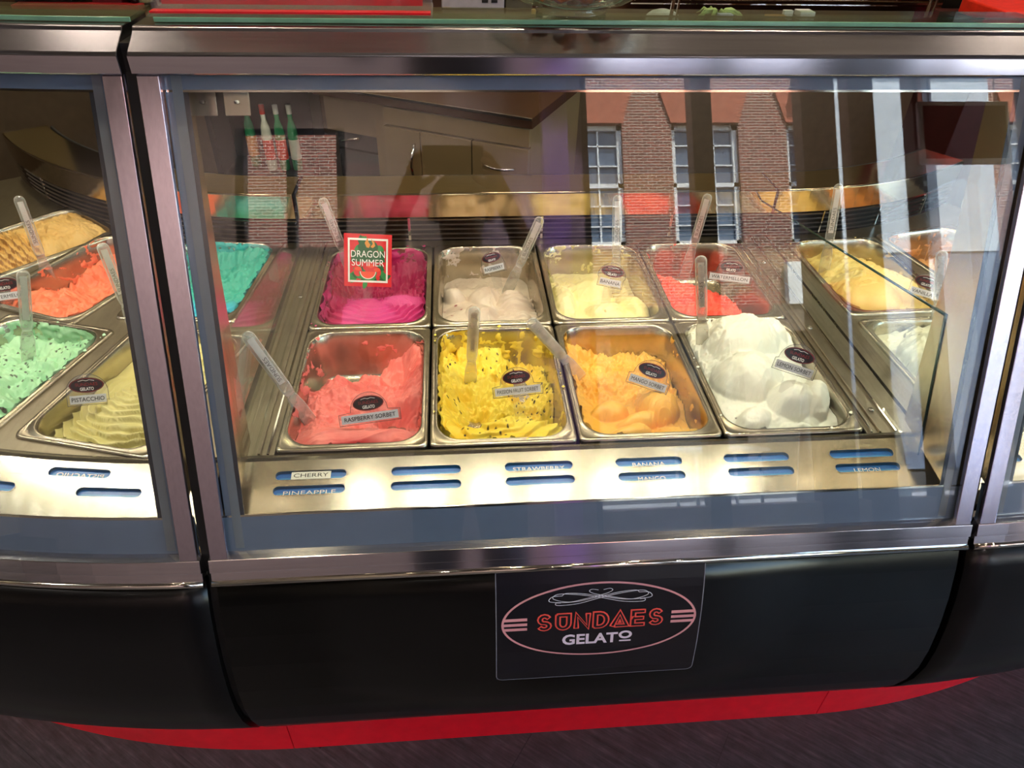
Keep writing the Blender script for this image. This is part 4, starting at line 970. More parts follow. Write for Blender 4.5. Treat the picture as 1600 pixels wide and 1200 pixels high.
# ================================================================== room
WALLD = plain('dark maroon wall', '#3a0f18', .6, var=.1, scale=6); CEIL = plain('dim grey ceiling', '#7e7874', .6, var=.1, scale=6)
DARK = plain('black painted frame', '#15151a', .35, scale=20); WHITEF = plain('white painted frame', '#e6e6ea', .4, var=.03, scale=8)
FX0, FX1, FY0, FY1, CZ = -4.2, 6.0, -4.5, 3.4, 3.0
def floor_mat():
    m, t, b = new_mat('dark wood vinyl')
    n = noise(t, 5, 6, stretch=(2, 22, 2), rough=.65); n2 = noise(t, 22, 5, rough=.7)
    r = ramp(t, n.outputs[0], [(.25, lin('#2a292b')), (.55, lin('#48464a')), (.8, lin('#6a686c'))])
    r2 = ramp(t, n2.outputs[0], [(.3, (.65, .62, .65)), (.7, (1.15, 1.1, 1.15))]); mx = t.nodes.new('ShaderNodeMix'); mx.data_type = 'RGBA'; mx.blend_type = 'MULTIPLY'; mx.inputs[0].default_value = 1
    t.links.new(r.outputs[0], mx.inputs[6]); t.links.new(r2.outputs[0], mx.inputs[7]); t.links.new(mx.outputs[2], b.inputs['Base Color'])
    b.inputs['Roughness'].default_value = .55; bump(t, b, n.outputs[0], .5, .002); return m
FLM = floor_mat()
fl = struct(MB().box(FX0, FX1, FY0, FY1, -.93, -.8835).build('floor', plain('floor joint black', '#201d20', .8)))
pk = MB().box(-.6008, .6008, -.0909, .0909, -.0035, 0).build('plank', FLM, None, .0008, origin=(0, 0, 0)); pmesh = pk.data; pk.modifiers.clear()
sc.collection.objects.unlink(pk); bpy.data.objects.remove(pk)
ca, sa = math.cos(R(-36)), math.sin(R(-36)); cnt = 0; pr = random.Random(8)
for j in range(-16, 17):
    for i in range(-3, 4):
        u = i * 1.2024 + (j % 3) * .4; v = j * .1824; x = .5 + u * ca - v * sa; y = -.35 + u * sa + v * ca
        if -1.8 < x < 2.9 and -1.7 < y < .35:
            o = bpy.data.objects.new('plank', pmesh); sc.collection.objects.link(o); o.parent = fl
            fo = ROOT[fl.name]; o.location = (x - fo[0], y - fo[1], -.88 - fo[2]); o.rotation_euler.z = R(-36); cnt += 1
struct(MB().box(FX0, FX1, FY0 - .2, FY1, CZ, CZ + .1).build('ceiling', CEIL))
struct(MB().box(FX0, FX1, FY1, FY1 + .1, -.88, .75).box(FX0, FX1, FY1, FY1 + .1, .75, CZ, 1).build('wall_back', [WALLD, plain('olive plaster', '#7d7252', .6, var=.08, scale=3)]))
struct(MB().box(FX0 - .1, FX0, FY0, FY1, -.88, CZ).build('wall_left', plain('warm grey plaster', '#8a7c70', .6, var=.06, scale=3)))
wr = MB()
for a in [(FY0, -4.3, -.88, CZ), (-.6, FY1, -.88, CZ), (-4.3, -.6, -.88, -.4), (-4.3, -.6, 2.8, CZ)]: wr.box(FX1, FX1 + .1, *a)
struct(wr.build('wall_right', WALLD))
w2 = MB()
for y in (-4.27, -2.45, -.63): w2.box(FX1 + .01, FX1 + .09, y - .035, y + .035, -.4, 2.8)
w2 = struct(w2.build('window_2', DARK)); MB().box(FX1 + .04, FX1 + .046, -4.3, -.6, -.4, 2.8).build('pane', GLASS, w2)
# shop front behind the viewer
wf = MB(); y0, y1 = FY0, FY0 + .12
for x0, x1, z0, z1 in [(FX0, -1.30, -.88, CZ), (-1.30, -.5, 2.4, CZ), (-.5, 1.34, -.88, CZ), (5.6, FX1, -.88, CZ), (1.34, 5.6, -.88, -.54), (-1.30, -.5, -.88, 1.5)]:  # low sill under the wide pane is added to block the bright paving
    wf.box(x0, x1, y0, y1, z0, z1)
wfo = struct(wf.build('wall_front', plain('greige plaster', '#8a7c7c', .6, var=.05, scale=4)))
w1 = MB()
for x in (-1.27, -.90, -.53): w1.box(x - .03, x + .03, y0 + .02, y1 + .01, 1.5, 2.4)
for x0, x1, mt in [(2.17, 2.33, 0), (3.05, 3.33, 0), (3.44, 3.65, 0), (3.97, 4.02, 0), (4.95, 5.05, 0), (1.30, 1.345, 0)]:
    w1.box(x0, x1, y0, y1 + .02, -.88, CZ, mt)
wno = struct(w1.build('window_1', [DARK, WHITEF]))
MB().box(-1.3, -.5, y0 + .05, y0 + .056, 1.5, 2.4).build('pane', GLASS, wno)
MB().box(1.34, 5.6, y0 + .05, y0 + .056, -.88, CZ).build('pane', GLASS, wno)
PURP = plain('purple painted column', '#9c7cb8', .45, var=.05, scale=5)
tag(MB().box(.98, 1.17, y1, y1 + .16, -.88, CZ).build('column', PURP, None, .01), 'purple painted column at the shop front behind the viewer', 'column')
add_light('SPOT', 'column_fill_spot', (1.0, -3.3, 2.9), (.1, -1.0, -1.5), 420, (.85, .66, 1), spot_size=1.0, spot_blend=.8, shadow_soft_size=.1)  # tinted spot added out of view to brighten the column
hs = thing('hanging_screen', 'black screen in a pale frame hanging at the shop window', 'screen', (4.32, y1 + .12, 2.1))
MB().box(3.95, 4.70, y1 + .08, y1 + .12, 2.05, 2.55).build('screen_frame', WHITEF, hs, .01)
MB().box(3.985, 4.665, y1 + .1205, y1 + .126, 2.09, 2.51).build('screen', plain('black screen glass', '#050509', .08, var=.05), hs)
for x in (4.05, 4.6): MB().box(x - .004, x + .004, y1 + .095, y1 + .103, 2.55, CZ).build('hanger', S_BEAD, hs)

# ---- the street and the brick building across it
st = struct(MB().box(-30, 40, -8.0, FY0, -1.05, -.93).build('pavement', plain('pale paving', '#7c7e88', .8, scale=2)))
struct(MB().box(-30, 40, -13, -8.0, -1.10, -1.0).build('road', plain('dark asphalt', '#2c2c30', .8, scale=4)))
def brick_mat():
    m, t, b = new_mat('red brick')
    tc = t.nodes.new('ShaderNodeTexCoord'); mp = t.nodes.new('ShaderNodeMapping'); mp.inputs['Rotation'].default_value = (R(90), 0, 0)
    br = t.nodes.new('ShaderNodeTexBrick'); br.inputs['Scale'].default_value = 1; br.inputs['Brick Width'].default_value = .16; br.inputs['Row Height'].default_value = .055; br.inputs['Mortar Size'].default_value = .007
    br.inputs['Color1'].default_value = (*lin('#8c4a3e'), 1); br.inputs['Color2'].default_value = (*lin('#683830'), 1); br.inputs['Mortar'].default_value = (*lin('#b4a498'), 1)
    t.links.new(tc.outputs['Object'], mp.inputs[0]); t.links.new(mp.outputs[0], br.inputs[0]); t.links.new(br.outputs[0], b.inputs['Base Color']); b.inputs['Roughness'].default_value = .85
    return m
BRK = brick_mat(); LINT = plain('orange brick lintel', '#a85c46', .8, scale=8); WGL = plain('window dark glass', '#59657a', .06, var=.1, scale=3)
bl = thing('brick_building', 'red brick building with white sash windows across the street', 'building', (3, -12.5, -.95))
WX = [2.85 + 2.25 * k for k in (-6, -5, -4, -1, 0, 1, 2, 3, 4, 5)]; WZ = [(3.4, 5.72), (7.6, 9.6)]
mb = MB(); xs = [-12.] + [v for c in WX for v in (c - .65, c + .65)] + [17.]; zs = [2.2, 3.4, 5.72, 7.6, 9.6, 11.5]
for i in range(len(xs) - 1):
    for j in range(len(zs) - 1):
        if i % 2 == 1 and j in (1, 3): continue
        mb.box(xs[i], xs[i + 1], -12.4, -12, zs[j], zs[j + 1])
mb.build('brick_wall', BRK, bl)
for zi, (za, zb) in enumerate(WZ):
    for c in WX:
        m = MB(); y = -12.1
        for x0, x1, z0, z1 in [(c - .65, c - .56, za, zb), (c + .56, c + .65, za, zb), (c - .65, c + .65, za, za + .09), (c - .65, c + .65, zb - .09, zb), (c - .65, c + .65, (za + zb) / 2 - .04, (za + zb) / 2 + .04)]: m.box(x0, x1, y - .08, y, z0, z1)
        for f in (-.2, .2): m.box(c + f - .015, c + f + .015, y - .06, y - .02, za, zb)
        for k in range(1, 6): z = za + (zb - za) * k / 6; m.box(c - .6, c + .6, y - .06, y - .02, z - .013, z + .013)
        f = m.build('window', WHITEF, bl)
        MB().box(c - .58, c + .58, y - .09, y - .07, za, zb).build('pane', WGL, f)
        if zi == 0:
            m = MB(); P2 = [(c - .66, zb), (c + .66, zb), (c + .86, zb + .62), (c - .86, zb + .62)]
            m.rings([[(x, yy, z) for x, z in P2] for yy in (-12.02, -11.96)], smooth=False); m.build('lintel', LINT, bl)
MB().box(-12, 17, -12.4, -11.9, 1.7, 2.2).build('fascia', plain('brown fascia', '#6c5c50', .6, scale=2), bl)
for k in range(10):
    x = -11.5 + 2.85 * k; m = MB(); m.box(x, x + .35, -12.35, -11.95, -.95, 1.7); m.build('pilaster', plain('brown pilaster', '#5c5048', .6, scale=3), bl)
    MB().box(x + .35, x + 2.85, -12.25, -12.2, -.95, 1.7).build('shop_window', plain('dim shop glass', '#343a42', .4, scale=3), bl)
MB().box(6.5, 16, -12.4, -11.85, 2.2, 3.0).build('canopy', WHITEF, bl)
wb = thing('white_building_front', 'white rendered house front standing proud of the brick building', 'building', (8.2, -11.8, -.95))
for x0, x1 in ((7.0, 9.1), (9.45, 10.6)): MB().box(x0, x1, -11.98, -11.72, -.95, 3.1).build('shop_front', plain('slate shop front', '#6c7a96', .6, scale=3), wb); MB().box(x0, x1, -11.98, -11.7, 3.1, 6.6).build('rendered_wall', plain('white render', '#c4cad6', .7, var=.04, scale=2), wb)
MB().box(6.9, 10.7, -11.98, -11.6, 6.6, 6.8).build('cornice', WHITEF, wb)
cb = thing('cafe_table', 'pale blue cafe table on the pavement outside', 'table', (2.9, -6.2, -.93))
MB().box(2.5, 3.3, -6.6, -5.8, -.21, -.18).build('table_top', plain('pale blue table top', '#9fb8d8', .4), cb, .01)
for x in (2.58, 3.22):
    for y in (-6.52, -5.88): MB().tube([(x, y, -.93), (x, y, -.21)], .018, 8).build('leg', WHITEF, cb)
ab = thing('pavement_sign', 'white folding pavement sign outside the shop front', 'sign', (4.2, -5.6, -.93))
MB().obox((4.0, -5.5, -.30), (.45, 0, 0), (0, .012, 0), (0, -.12, .62)).build('panel', WHITEF, ab); MB().obox((4.0, -5.76, -.30), (.45, 0, 0), (0, .012, 0), (0, .12, .62)).build('panel', WHITEF, ab)

# ---- ceiling downlights (warm lamps)
DL = [(-.06, -4.0), (-.04, -3.3), (2.0, -4.2), (-1.25, -3.6), (-1.9, -3.2), (-.9, -3.7), (.6, .1), (1.7, .1), (-.6, .1), (.2, 2.4), (1.6, 2.4), (-1.4, 2.4), (3.2, -2), (-2.6, -1.6), (.3, -1.9), (1.7, -2.2), (3.4, 1.0), (-3.5, -2.2), (-3.5, -.6), (-2.6, -3.4)]  # those by the left wall are added to brighten it
LW = emission('downlight lamp', (1, .82, .45), 22); GLOBE = emission('opal globe', (1, .83, .58), 5); BKM = plain('black appliance', '#0b0b0d', .3)
for k, (x, y) in enumerate(DL):
    where = 'over the counter' if y > -1 else 'over the shop floor'
    t = thing('downlight', 'round warm recessed ceiling downlight ' + where, 'ceiling light', (x, y, CZ), 'ceiling downlights ' + where)
    MB().lathe([(.062, -.001), (.062, -.012), (.048, -.012), (.048, -.001)], (x, y, CZ), 24).build('trim_ring', S_BEAD, t)
    MB().lathe([(.047, -.004), (.0, -.004)], (x, y, CZ), 24).build('lamp', LW, t)
    if y > -1:
        add_light('SPOT', 'downlight_beam', (x, y, CZ - .03), (0, 0, -1), 60, (1, .80, .50), spot_size=1.9, spot_blend=.8, shadow_soft_size=.04)
    elif k < 6: add_light('SPOT', 'downlight_beam', (x, y, CZ - .03), (0, -.25, -1), 170, (1, .86, .74), spot_size=2.2, spot_blend=.8, shadow_soft_size=.04)
    elif k > 11: add_light('SPOT', 'downlight_beam', (x, y, CZ - .03), (-.2 * (x < -3), 0, -1), 130 if x < -2 else 28, (1, .92, .85), spot_size=1.9, spot_blend=.8, shadow_soft_size=.04)  # added fill for the shop floor and left wall

# unseen globe lamps added over the serving side to brighten ceiling and steel
for k, (x, y) in enumerate([(-.7, .75), (.75, .85), (2.1, .8), (-1.8, 2.0), (.6, 2.2), (2.8, 2.0)]):
    t = thing('fill_globe_lamp', 'added opal globe fill lamp ' + ['above the left case section', 'above the middle case section', 'above the right case section', 'above the left end of the back counter', 'above the middle of the back counter', 'above the right end of the back counter'][k], 'lamp', (x, y, 1.75), 'added globe fill lamps')
    MB().lathe([(0, -.09), (.045, -.078), (.078, -.045), (.09, 0), (.078, .045), (.045, .078), (.02, .088), (0, .09)], (x, y, 1.75), 24).build('globe', GLOBE, t)
    MB().tube([(x, y, 1.83), (x, y, CZ)], .004, 6).build('cord', BKM, t); MB().lathe([(0, .0), (.022, 0), (.022, .04), (0, .04)], (x, y, 1.835), 14).build('lamp_cap', S_BEAD, t)
    add_light('POINT', 'fill_globe_glow', (x, y, 1.75), (0, 0, -1), 26, (1, .85, .64), shadow_soft_size=.1)

# ================================================================== behind the case
CAB = plain('brown laminate cabinet', '#7a674a', .35, var=.15, scale=4); BKM = plain('black appliance', '#0b0b0d', .3); COUNT = plain('dark brown counter top', '#3d2416', .25, var=.2, scale=5)
def angled_cabinet():
    A = np.array([-.02, 1.352]); B = np.array([.52, 1.075]); d = (B - A) / np.linalg.norm(B - A); n = np.array([-d[1], d[0]]) ; L = np.linalg.norm(B - A)
    P = lambda u, w_, z: (A[0] + d[0] * u + n[0] * w_, A[1] + d[1] * u + n[1] * w_, z)
    root = thing('base_cabinet', 'angled brown base cabinet with bow handles seen through the glass', 'cabinet', (A[0], A[1], -.88))
    def bx(u0, u1, w0, w1, z0, z1, name, mt, par=root, bv=.001):
        m = MB(); m.add([P(u, w_, z) for z in (z0, z1) for w_ in (w0, w1) for u in (u0, u1)], [(0, 2, 3, 1), (4, 5, 7, 6), (0, 1, 5, 4), (2, 6, 7, 3), (0, 4, 6, 2), (1, 3, 7, 5)]); return m.build(name, mt, par, bv)
    bx(.10, L, .02, .45, -.88, .17, 'body', CAB); bx(-.10, .10, .05, .45, .05, .17, 'body', CAB); bx(-.10, L + .01, -.0, .46, .17, .20, 'work_top', COUNT)
    bx(-.10, L + .01, -.006, -.0, .192, .2, 'metal_edge', S_BEAD)
    d1 = bx(.14, .262, .0, .02, -.8, .11, 'door', CAB); d2 = bx(.266, .43, .0, .02, -.8, .11, 'door', CAB); dr = bx(.434, L, .0, .02, -.05, .11, 'drawer', CAB); bx(.434, L, 0, .02, -.8, -.055, 'drawer', CAB)
    bx(.14, L, .005, .02, .115, .165, 'rail', CAB)
    for par, u in ((d1, .245),):
        m = MB(); m.tube([P(u, -.004 - .022 * math.sin(PI * k / 8) * 1, .075 - .13 * k / 8) for k in range(9)], .005, 8); m.build('handle', S_BEAD, par)
    m = MB(); m.tube([P(.47 + .10 * k / 8, -.004 - .02 * math.sin(PI * k / 8), .05) for k in range(9)], .004, 8); m.build('handle', S_BEAD, dr)
    r2 = thing('under_counter_machine', 'black machine standing in the open niche beside the brown cabinet', 'appliance', P(-.2, .1, -.88))
    def bx2(*a): return bx(*a)
    bx(-.10, .08, .10, .42, -.86, .03, 'casing', BKM, r2); bx(-.09, .07, .085, .10, -.5, -.02, 'front_panel', plain('black glass door', '#08080b', .1), r2)
    m = MB(); m.tube([P(-.05, .05, .02), P(.02, .04, .04)], .004, 8); m.build('lever', S_BEAD, r2)
angled_cabinet()
def bottles():
    root = thing('bottle_rack', 'dark open rack holding tall bottles seen through the glass left', 'rack', (-.35, 1.65, -.88))
    for x in (-.50, -.17): MB().box(x - .01, x + .01, 1.6, 1.8, -.88, .30).build('side_panel', BKM, root)
    for z in (-.165, .15, .29): MB().box(-.49, -.18, 1.6, 1.8, z - .012, z).build('shelf', BKM, root)
    MB().box(-.49, -.18, 1.79, 1.8, -.88, .29).build('back_panel', BKM, root)
    cols = [plain('red bottle', '#c83a2c', .2), plain('clear white bottle', '#d8e0d8', .2), plain('green bottle', '#2c8a5c', .2), plain('amber bottle', '#c08840', .2)]
    for k, (x, y, a, b, lb) in enumerate([(-.335, 1.66, 0, 1, 'tall bottle with red neck band, leftmost on the rack'), (-.290, 1.66, 0, 2, 'red and green bottle in the middle of the rack'), (-.245, 1.66, 1, 2, 'white bottle with green foot, right of the red ones'), (-.40, 1.70, 3, 2, 'amber bottle at the dark left end of the rack')]):
        c = (x, y, -.165); t = thing('bottle', lb, 'bottle', c, 'bottles on the rack')
        MB().lathe([(.0, 0), (.016, 0), (.018, .004), (.018, .12), (.015, .15), (.008, .175), (.008, .215), (0, .215)], c, 16).build('glass_body', cols[b], t)
        MB().lathe([(.0184, .04), (.0184, .11)], c, 16).build('label_band', cols[a], t)
        MB().lathe([(.0095, .195), (.0095, .225), (0, .225)], c, 12).build('cap', cols[1 if k else 0], t)
bottles()
def back_counter():
    root = thing('back_counter', 'dark brown counter along the back wall behind the case', 'counter', (1, 2.4, -.88))
    MB().box(-3.6, 4.6, 1.80, 2.75, .255, .285).build('counter_top', COUNT, root, .002)
    MB().box(-3.6, 4.6, 1.86, 2.75, -.88, .255).build('counter_front', plain('brown counter front', '#5a4a38', .5), root)
    zc = .286
    def pbox(name, label, cat, x0, x1, d, h, mt, y=2.06, b=.004, parts=None):
        a = onY(x0, 10, y)[0]; c = onY(x1, 10, y)[0]
        t = thing(name, label, cat, ((a + c) / 2, y + d / 2, zc)); MB().box(a, c, y, y + d, zc, zc + h).build('casing', mt, t, b); return t, a, c
    t, a, c = pbox('white_machine', 'pale grey machine with vent slots standing on the back counter', 'appliance', 690, 788, .3, .28, plain('pale grey casing', '#a8a4ac', .45))
    for i in range(2):
        for j in range(7):
            x = a + (c - a) * (.64 + .15 * i); z = zc + .02 + j * .022
            MB().box(x, x + (c - a) * .10, 2.057, 2.061, z, z + .010).build('vent_slot', BKM, t)
    MB().box(a + .004, a + .03, 2.056, 2.061, zc + .002, zc + .006).build('name_badge', plain('pale badge', '#b8a8a4', .5), t)
    t, a, c = pbox('carved_box', 'dark box with scroll carving beside the pale grey machine', 'box', 790, 832, .25, .24, plain('dark olive box', '#4c4836', .5))
    for k in range(2):
        m = MB(); x = a + (c - a) * (.3 + .45 * k); m.tube([(x + .012 * math.cos(q), 2.054, zc + .035 + .022 * math.sin(q) + .004 * q) for q in np.linspace(0, 7, 20)], .002, 6); m.build('scroll', plain('black scroll', '#141210', .4), t)
    t, a, c = pbox('candle_stub', 'small tan block standing before the carved box', 'block', 831, 838, .02, .028, plain('tan wood', '#b08a4c', .5), y=1.9)
    t, a, c = pbox('white_socket_box', 'white double socket at the right of the back counter', 'socket', 1228, 1242, .02, .022, WHITEF, y=1.95, b=.001)
    t, a, c = pbox('white_card_reader', 'white card reader lying at the right of the back counter', 'card reader', 1254, 1277, .06, .018, WHITEF, y=1.95, b=.001)
    t, a, c = pbox('tan_basket', 'golden brown woven basket on the back counter', 'basket', 1206, 1236, .05, .022, plain('golden wicker', '#a8752c', .6, bmp=.6, scale=90), y=1.84, b=.002)
    t, a, c = pbox('blue_napkin_box', 'small pale blue and white box on the back counter', 'box', 1127, 1149, .03, .03, plain('pale blue card', '#b8c4e8', .5), y=1.83, b=.001)
    MB().box(a + .006, c - .004, 1.827, 1.831, zc + .006, zc + .022).build('printed_panel', plain('blue print', '#7f92cc', .5), t)
    # folded white cloth cap
    t = thing('chef_hat', 'white cloth hat lying on the back counter', 'hat', (1.05, 2.1, zc)); c0 = onY(1018, 14, 2.1)
    m = MB(); m.lathe([(.062, 0), (.058, .008), (.042, .020), (.02, .026), (0, .027)], (c0[0], 1.93, zc), 24); m.build('crown', plain('white cloth', '#d4d6de', .7), t)
    # green plant
    t = thing('small_plant', 'pale green trailing plant on the back counter', 'plant', (*onY(1098, 14, 2.1)[:2], zc)); x0 = onY(1098, 14, 2.1)[0]; r = random.Random(5)
    MB().lathe([(0, 0), (.018, 0), (.022, .01), (0, .01)], (x0, 1.93, zc), 16).build('pot', plain('dark pot', '#2c2420', .5), t)
    for k in range(14):
        a = r.uniform(0, 6.28); m = MB(); P = [(x0 + .075 * q * math.cos(a) * 1.3, 1.93 + .05 * q * math.sin(a), zc + .010 + .016 * math.sin(PI * q) * r.uniform(.6, 1.4)) for q in np.linspace(0, 1, 7)]
        m.tube(P, [.003, .005, .006, .006, .005, .003, .001], 6); m.build('leaf', plain('pale green leaf', '#9db878', .5), t)
    # steel shelf above and its posts
    sh = thing('wall_shelf', 'long golden steel shelf above the back counter at right', 'shelf', (1.6, 2.3, .33))
    a = onY(985, 3, 2.05)[0]; b = onY(1482, 10, 2.05)[0]
    MB().box(a, b, 2.05, 2.5, .320, .345).build('shelf_board', S_MIRR, sh, .006); MB().box(a, b, 2.045, 2.052, .309, .313).build('front_rail', S_BEAD, sh)
    for px_ in (1033, 1415):
        x = onY(px_, 20, 1.98)[0]; MB().tube([(x, 1.85, zc), (x + .015, 1.85, .6)], .007, 10).build('post', S_BEAD, sh); MB().tube([(x + .02, 1.85, zc), (x + .035, 1.85, .6)], .004, 8).build('post', S_BEAD, sh)
    a = onY(1484, 10, 2.0)[0]; t = thing('black_pillar', 'black pillar panel at right behind the case', 'panel', (a + .05, 2.0, -.88)); MB().box(a, a + .12, 1.95, 2.05, -.88, 1.2).build('panel', BKM, t)
    a = onY(1522, 10, 2.2)[0]; t = thing('maroon_cabinet', 'deep red cabinet at the top right corner', 'cabinet', (a + .4, 2.3, .286)); MB().box(a, a + 1.0, 2.2, 2.6, .286, 1.2).build('casing', plain('deep red gloss', '#6a0c26', .3), t)
    a = onY(1570, 22, 1.6)[0]; t = thing('orange_tray', 'bright orange-red tray at the top right corner', 'tray', (a + .15, 1.7, .33)); MB().box(a, a + .3, 1.6, 1.85, .325, .375).build('tray_body', plain('orange red plastic', '#f0301c', .4), t, .006)
    t2 = thing('side_counter', 'dark side counter under the orange tray', 'counter', (a + .4, 1.7, -.88)); MB().box(a - .05, a + 1.2, 1.55, 1.93, -.88, .3245).build('counter_body', plain('dark wine counter', '#3c1418', .4), t2, .003)
    # left end: stacked things
    t, a, c = pbox('black_coffee_machine', 'black and chrome machine at the far left of the back counter', 'appliance', 25, 115, .3, .34, BKM)
    MB().box(c - .06, c - .01, 2.045, 2.06, zc + .05, zc + .09).build('chrome_panel', S_BEAD, t); MB().box(a + .02, c + .25, 1.99, 2.05, zc, zc + .012).build('drip_tray', plain('red drip tray', '#b01c24', .3), t)
    pbox('maroon_canister_box', 'dark maroon box beside the black machine at left', 'box', 146, 192, .2, .26, plain('dark maroon card', '#5c1018', .4))
    t, a, c = pbox('beige_urn', 'beige urn with dark tap on the back counter at left', 'urn', 200, 243, .2, .3, plain('beige enamel', '#a89c74', .4), b=.03)
    MB().lathe([(0, -.0), (.014, 0), (.014, .02), (0, .02)], ((a + c) / 2 - .015, 2.05, zc + .012), 14).build('tap', BKM, t)
    t, a, c = pbox('open_sign_board', 'small pale framed board with dark red label at left', 'sign', 246, 284, .02, .24, plain('pale board', '#b4aa9c', .5))
    MB().box(a + .012, c - .012, 2.056, 2.061, zc + .012, zc + .052).build('red_label', plain('dark red label', '#8c1c24', .5), t)
back_counter()

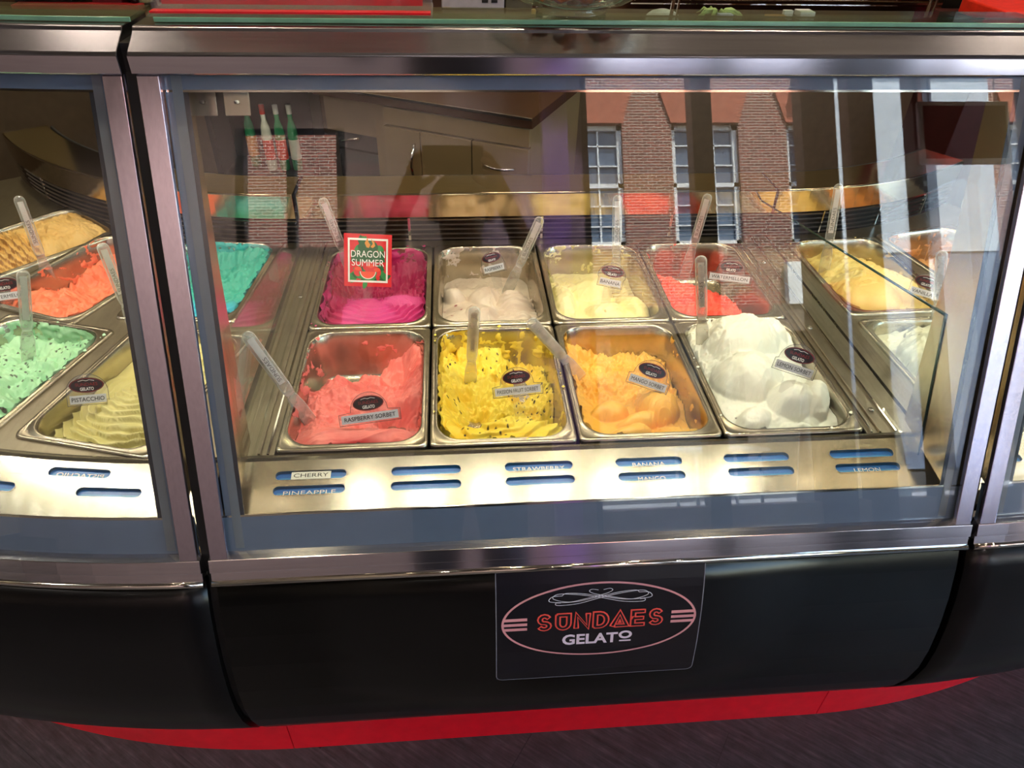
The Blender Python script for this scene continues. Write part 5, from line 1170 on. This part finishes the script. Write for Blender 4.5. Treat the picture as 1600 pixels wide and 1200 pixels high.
# ================================================================== the person taking the photograph (mirrored in the glass and rails)
def person():
    root = thing('person', 'person in a dark jacket and jeans holding up a phone, mirrored in the glass', 'person', (.33, -1.27, -.88))
    V = []; Rr = []; Ed = []; Lb = []
    def v(p, r, lb, par=None):
        V.append(p); Rr.append(r); Lb.append(lb)
        if par is not None: Ed.append((par, len(V) - 1))
        return len(V) - 1
    X = .33
    pel = v((X, -1.29, .93), .125, 'leg'); wst = v((X, -1.29, 1.08), .120, 'coat', pel); ch = v((X, -1.27, 1.27), .145, 'coat', wst); up = v((X, -1.27, 1.41), .115, 'coat', ch)
    nk = v((X, -1.255, 1.52), .052, 'skin', up); jaw = v((X, -1.215, 1.60), .068, 'skin', nk); hd = v((X, -1.215, 1.675), .088, 'skin', jaw); tp = v((X, -1.225, 1.745), .070, 'skin', hd)
    for s in (-1, 1):
        sh = v((X + s * .165, -1.27, 1.43), .068, 'coat', up); ua = v((X + s * .235, -1.19, 1.31), .055, 'coat', sh); el = v((X + s * .265, -1.08, 1.22), .046, 'coat', ua)
        fa = v((X + s * .205, -1.00, 1.42), .038, 'coat', el); wr = v((X - .02 + s * .145, -.945, 1.585), .027, 'skin', fa); pm = v((X - .02 + s * .112, -.925, 1.650), .034, 'skin', wr)
        for k in range(4):
            a = v((.31 + s * .098, -.912 + .002 * k, 1.668 + .017 * k), .0095, 'skin', pm); b = v((.31 + s * .092, -.893, 1.672 + .017 * k), .0085, 'skin', a); v((.31 + s * (.072 - .003 * (k == 3)), -.884, 1.674 + .016 * k), .0075, 'skin', b)
        th = v((.31 + s * .088, -.925, 1.652), .011, 'skin', pm); t2 = v((.31 + s * .066, -.921, 1.664), .0095, 'skin', th); v((.31 + s * .048, -.912, 1.676), .008, 'skin', t2)
        hp = v((X + s * .095, -1.29, .86), .098, 'leg', pel); kn = v((X + s * .11, -1.27, .50), .062, 'leg', hp); cf = v((X + s * .115, -1.29, .30), .056, 'leg', kn); an = v((X + s * .12, -1.30, .09), .042, 'leg', cf)
        hl = v((X + s * .12, -1.31, .045), .040, 'shoe', an); v((X + s * .135, -1.16, .035), .035, 'shoe', hl)
    me = bpy.data.meshes.new('body'); me.from_pydata(V, Ed, []); o = bpy.data.objects.new('body_tmp', me); sc.collection.objects.link(o)
    md = o.modifiers.new('s', 'SKIN'); o.modifiers.new('sub', 'SUBSURF').levels = 2
    for i, sv in enumerate(me.skin_vertices[0].data): sv.radius = (Rr[i] * (1.25 if Lb[i] == 'coat' and abs(V[i][0] - X) < .01 else 1), Rr[i]); sv.use_root = (i == 0)
    md.use_smooth_shade = True
    dg = bpy.context.evaluated_depsgraph_get(); dg.update()
    m2 = bpy.data.meshes.new_from_object(o.evaluated_get(dg), depsgraph=dg); bpy.data.objects.remove(o)
    mats = dict(leg=plain('blue denim', '#2b3448', .8, scale=60), coat=plain('dark navy jacket', '#23242c', .7, scale=40), skin=plain('skin', '#b98468', .5, var=.05), shoe=plain('dark shoe leather', '#1a1614', .5))
    ks = list(mats); [m2.materials.append(mats[k]) for k in ks]
    A = np.array(V)
    co = np.array([p.center for p in m2.polygons]); E_ = np.array(Ed); best = np.full(len(co), 9.); lab = np.zeros(len(co), int)
    for a, b in E_:
        d = A[b] - A[a]; t = np.clip(((co - A[a]) @ d) / (d @ d), 0, 1); q = np.linalg.norm(co - (A[a] + t[:, None] * d), axis=1) - np.where(t < .5, Rr[a], Rr[b]); k = q < best
        best[k] = q[k]; lab[k] = np.where(t < .5, ks.index(Lb[a]), ks.index(Lb[b]))[k]
    m2.polygons.foreach_set('material_index', lab.astype(np.int32)); m2.polygons.foreach_set('use_smooth', [True] * len(lab))
    b = bpy.data.objects.new('body', m2); sc.collection.objects.link(b); b.parent = root; b.location = (-.33, 1.27, 0)
    z = -Z0
    def part(mb, nm, mt): return mb.build(nm, mt, root)
    hc = np.array([X, -1.222, 1.69 + z]); m = MB(); R_ = []
    for i in range(9):
        ph = PI * i / 16; R_.append([hc + np.array([.094 * math.sin(ph + .02) * math.cos(q), .108 * math.sin(ph + .02) * math.sin(q) - .012, .098 * math.cos(ph) - (.03 if math.sin(q) < 0 else -.012) * math.sin(ph)]) for q in np.linspace(0, 2 * PI, 25)[:-1]])
    m.rings(R_); part(m, 'hair', plain('dark brown hair', '#2a1c14', .6, bmp=.5, scale=120))
    for s in (-1, 1):
        m = MB(); m.lathe([(0, -.011), (.008, -.008), (.011, 0), (.008, .008), (0, .011)], (X + s * .030, -1.136, 1.672 + z), 12); part(m, 'eye', plain('eye white', '#e0dcd6', .3))
        m = MB(); m.tube([(X + s * .089, -1.215, 1.695 + z), (X + s * .098, -1.225, 1.68 + z), (X + s * .094, -1.218, 1.655 + z), (X + s * .086, -1.21, 1.642 + z)], [.008, .012, .010, .005], 8); part(m, 'ear', mats['skin'])
    m = MB(); m.tube([(X, -1.132, 1.685 + z), (X, -1.118, 1.655 + z), (X, -1.112, 1.638 + z), (X, -1.128, 1.632 + z)], [.007, .010, .013, .008], 8); part(m, 'nose', mats['skin'])
    m = MB(); m.tube([(X - .024, -1.142, 1.608 + z), (X, -1.132, 1.606 + z), (X + .024, -1.142, 1.608 + z)], [.003, .006, .003], 8); part(m, 'mouth', plain('lips', '#a05a50', .5))
    c = CAM - FW * .010; ph = thing('phone', 'black phone held up in both hands by the person in the dark jacket', 'phone', tuple(c))
    MB().obox(c, RT * .078, UP * .037, FW * .004).build('phone_body', plain('black phone shell', '#0a0a0c', .2), ph, .0015)
    MB().obox(c - FW * .0045, RT * .075, UP * .034, FW * .0003).build('display', plain('phone display glass', '#101218', .1), ph)
person()
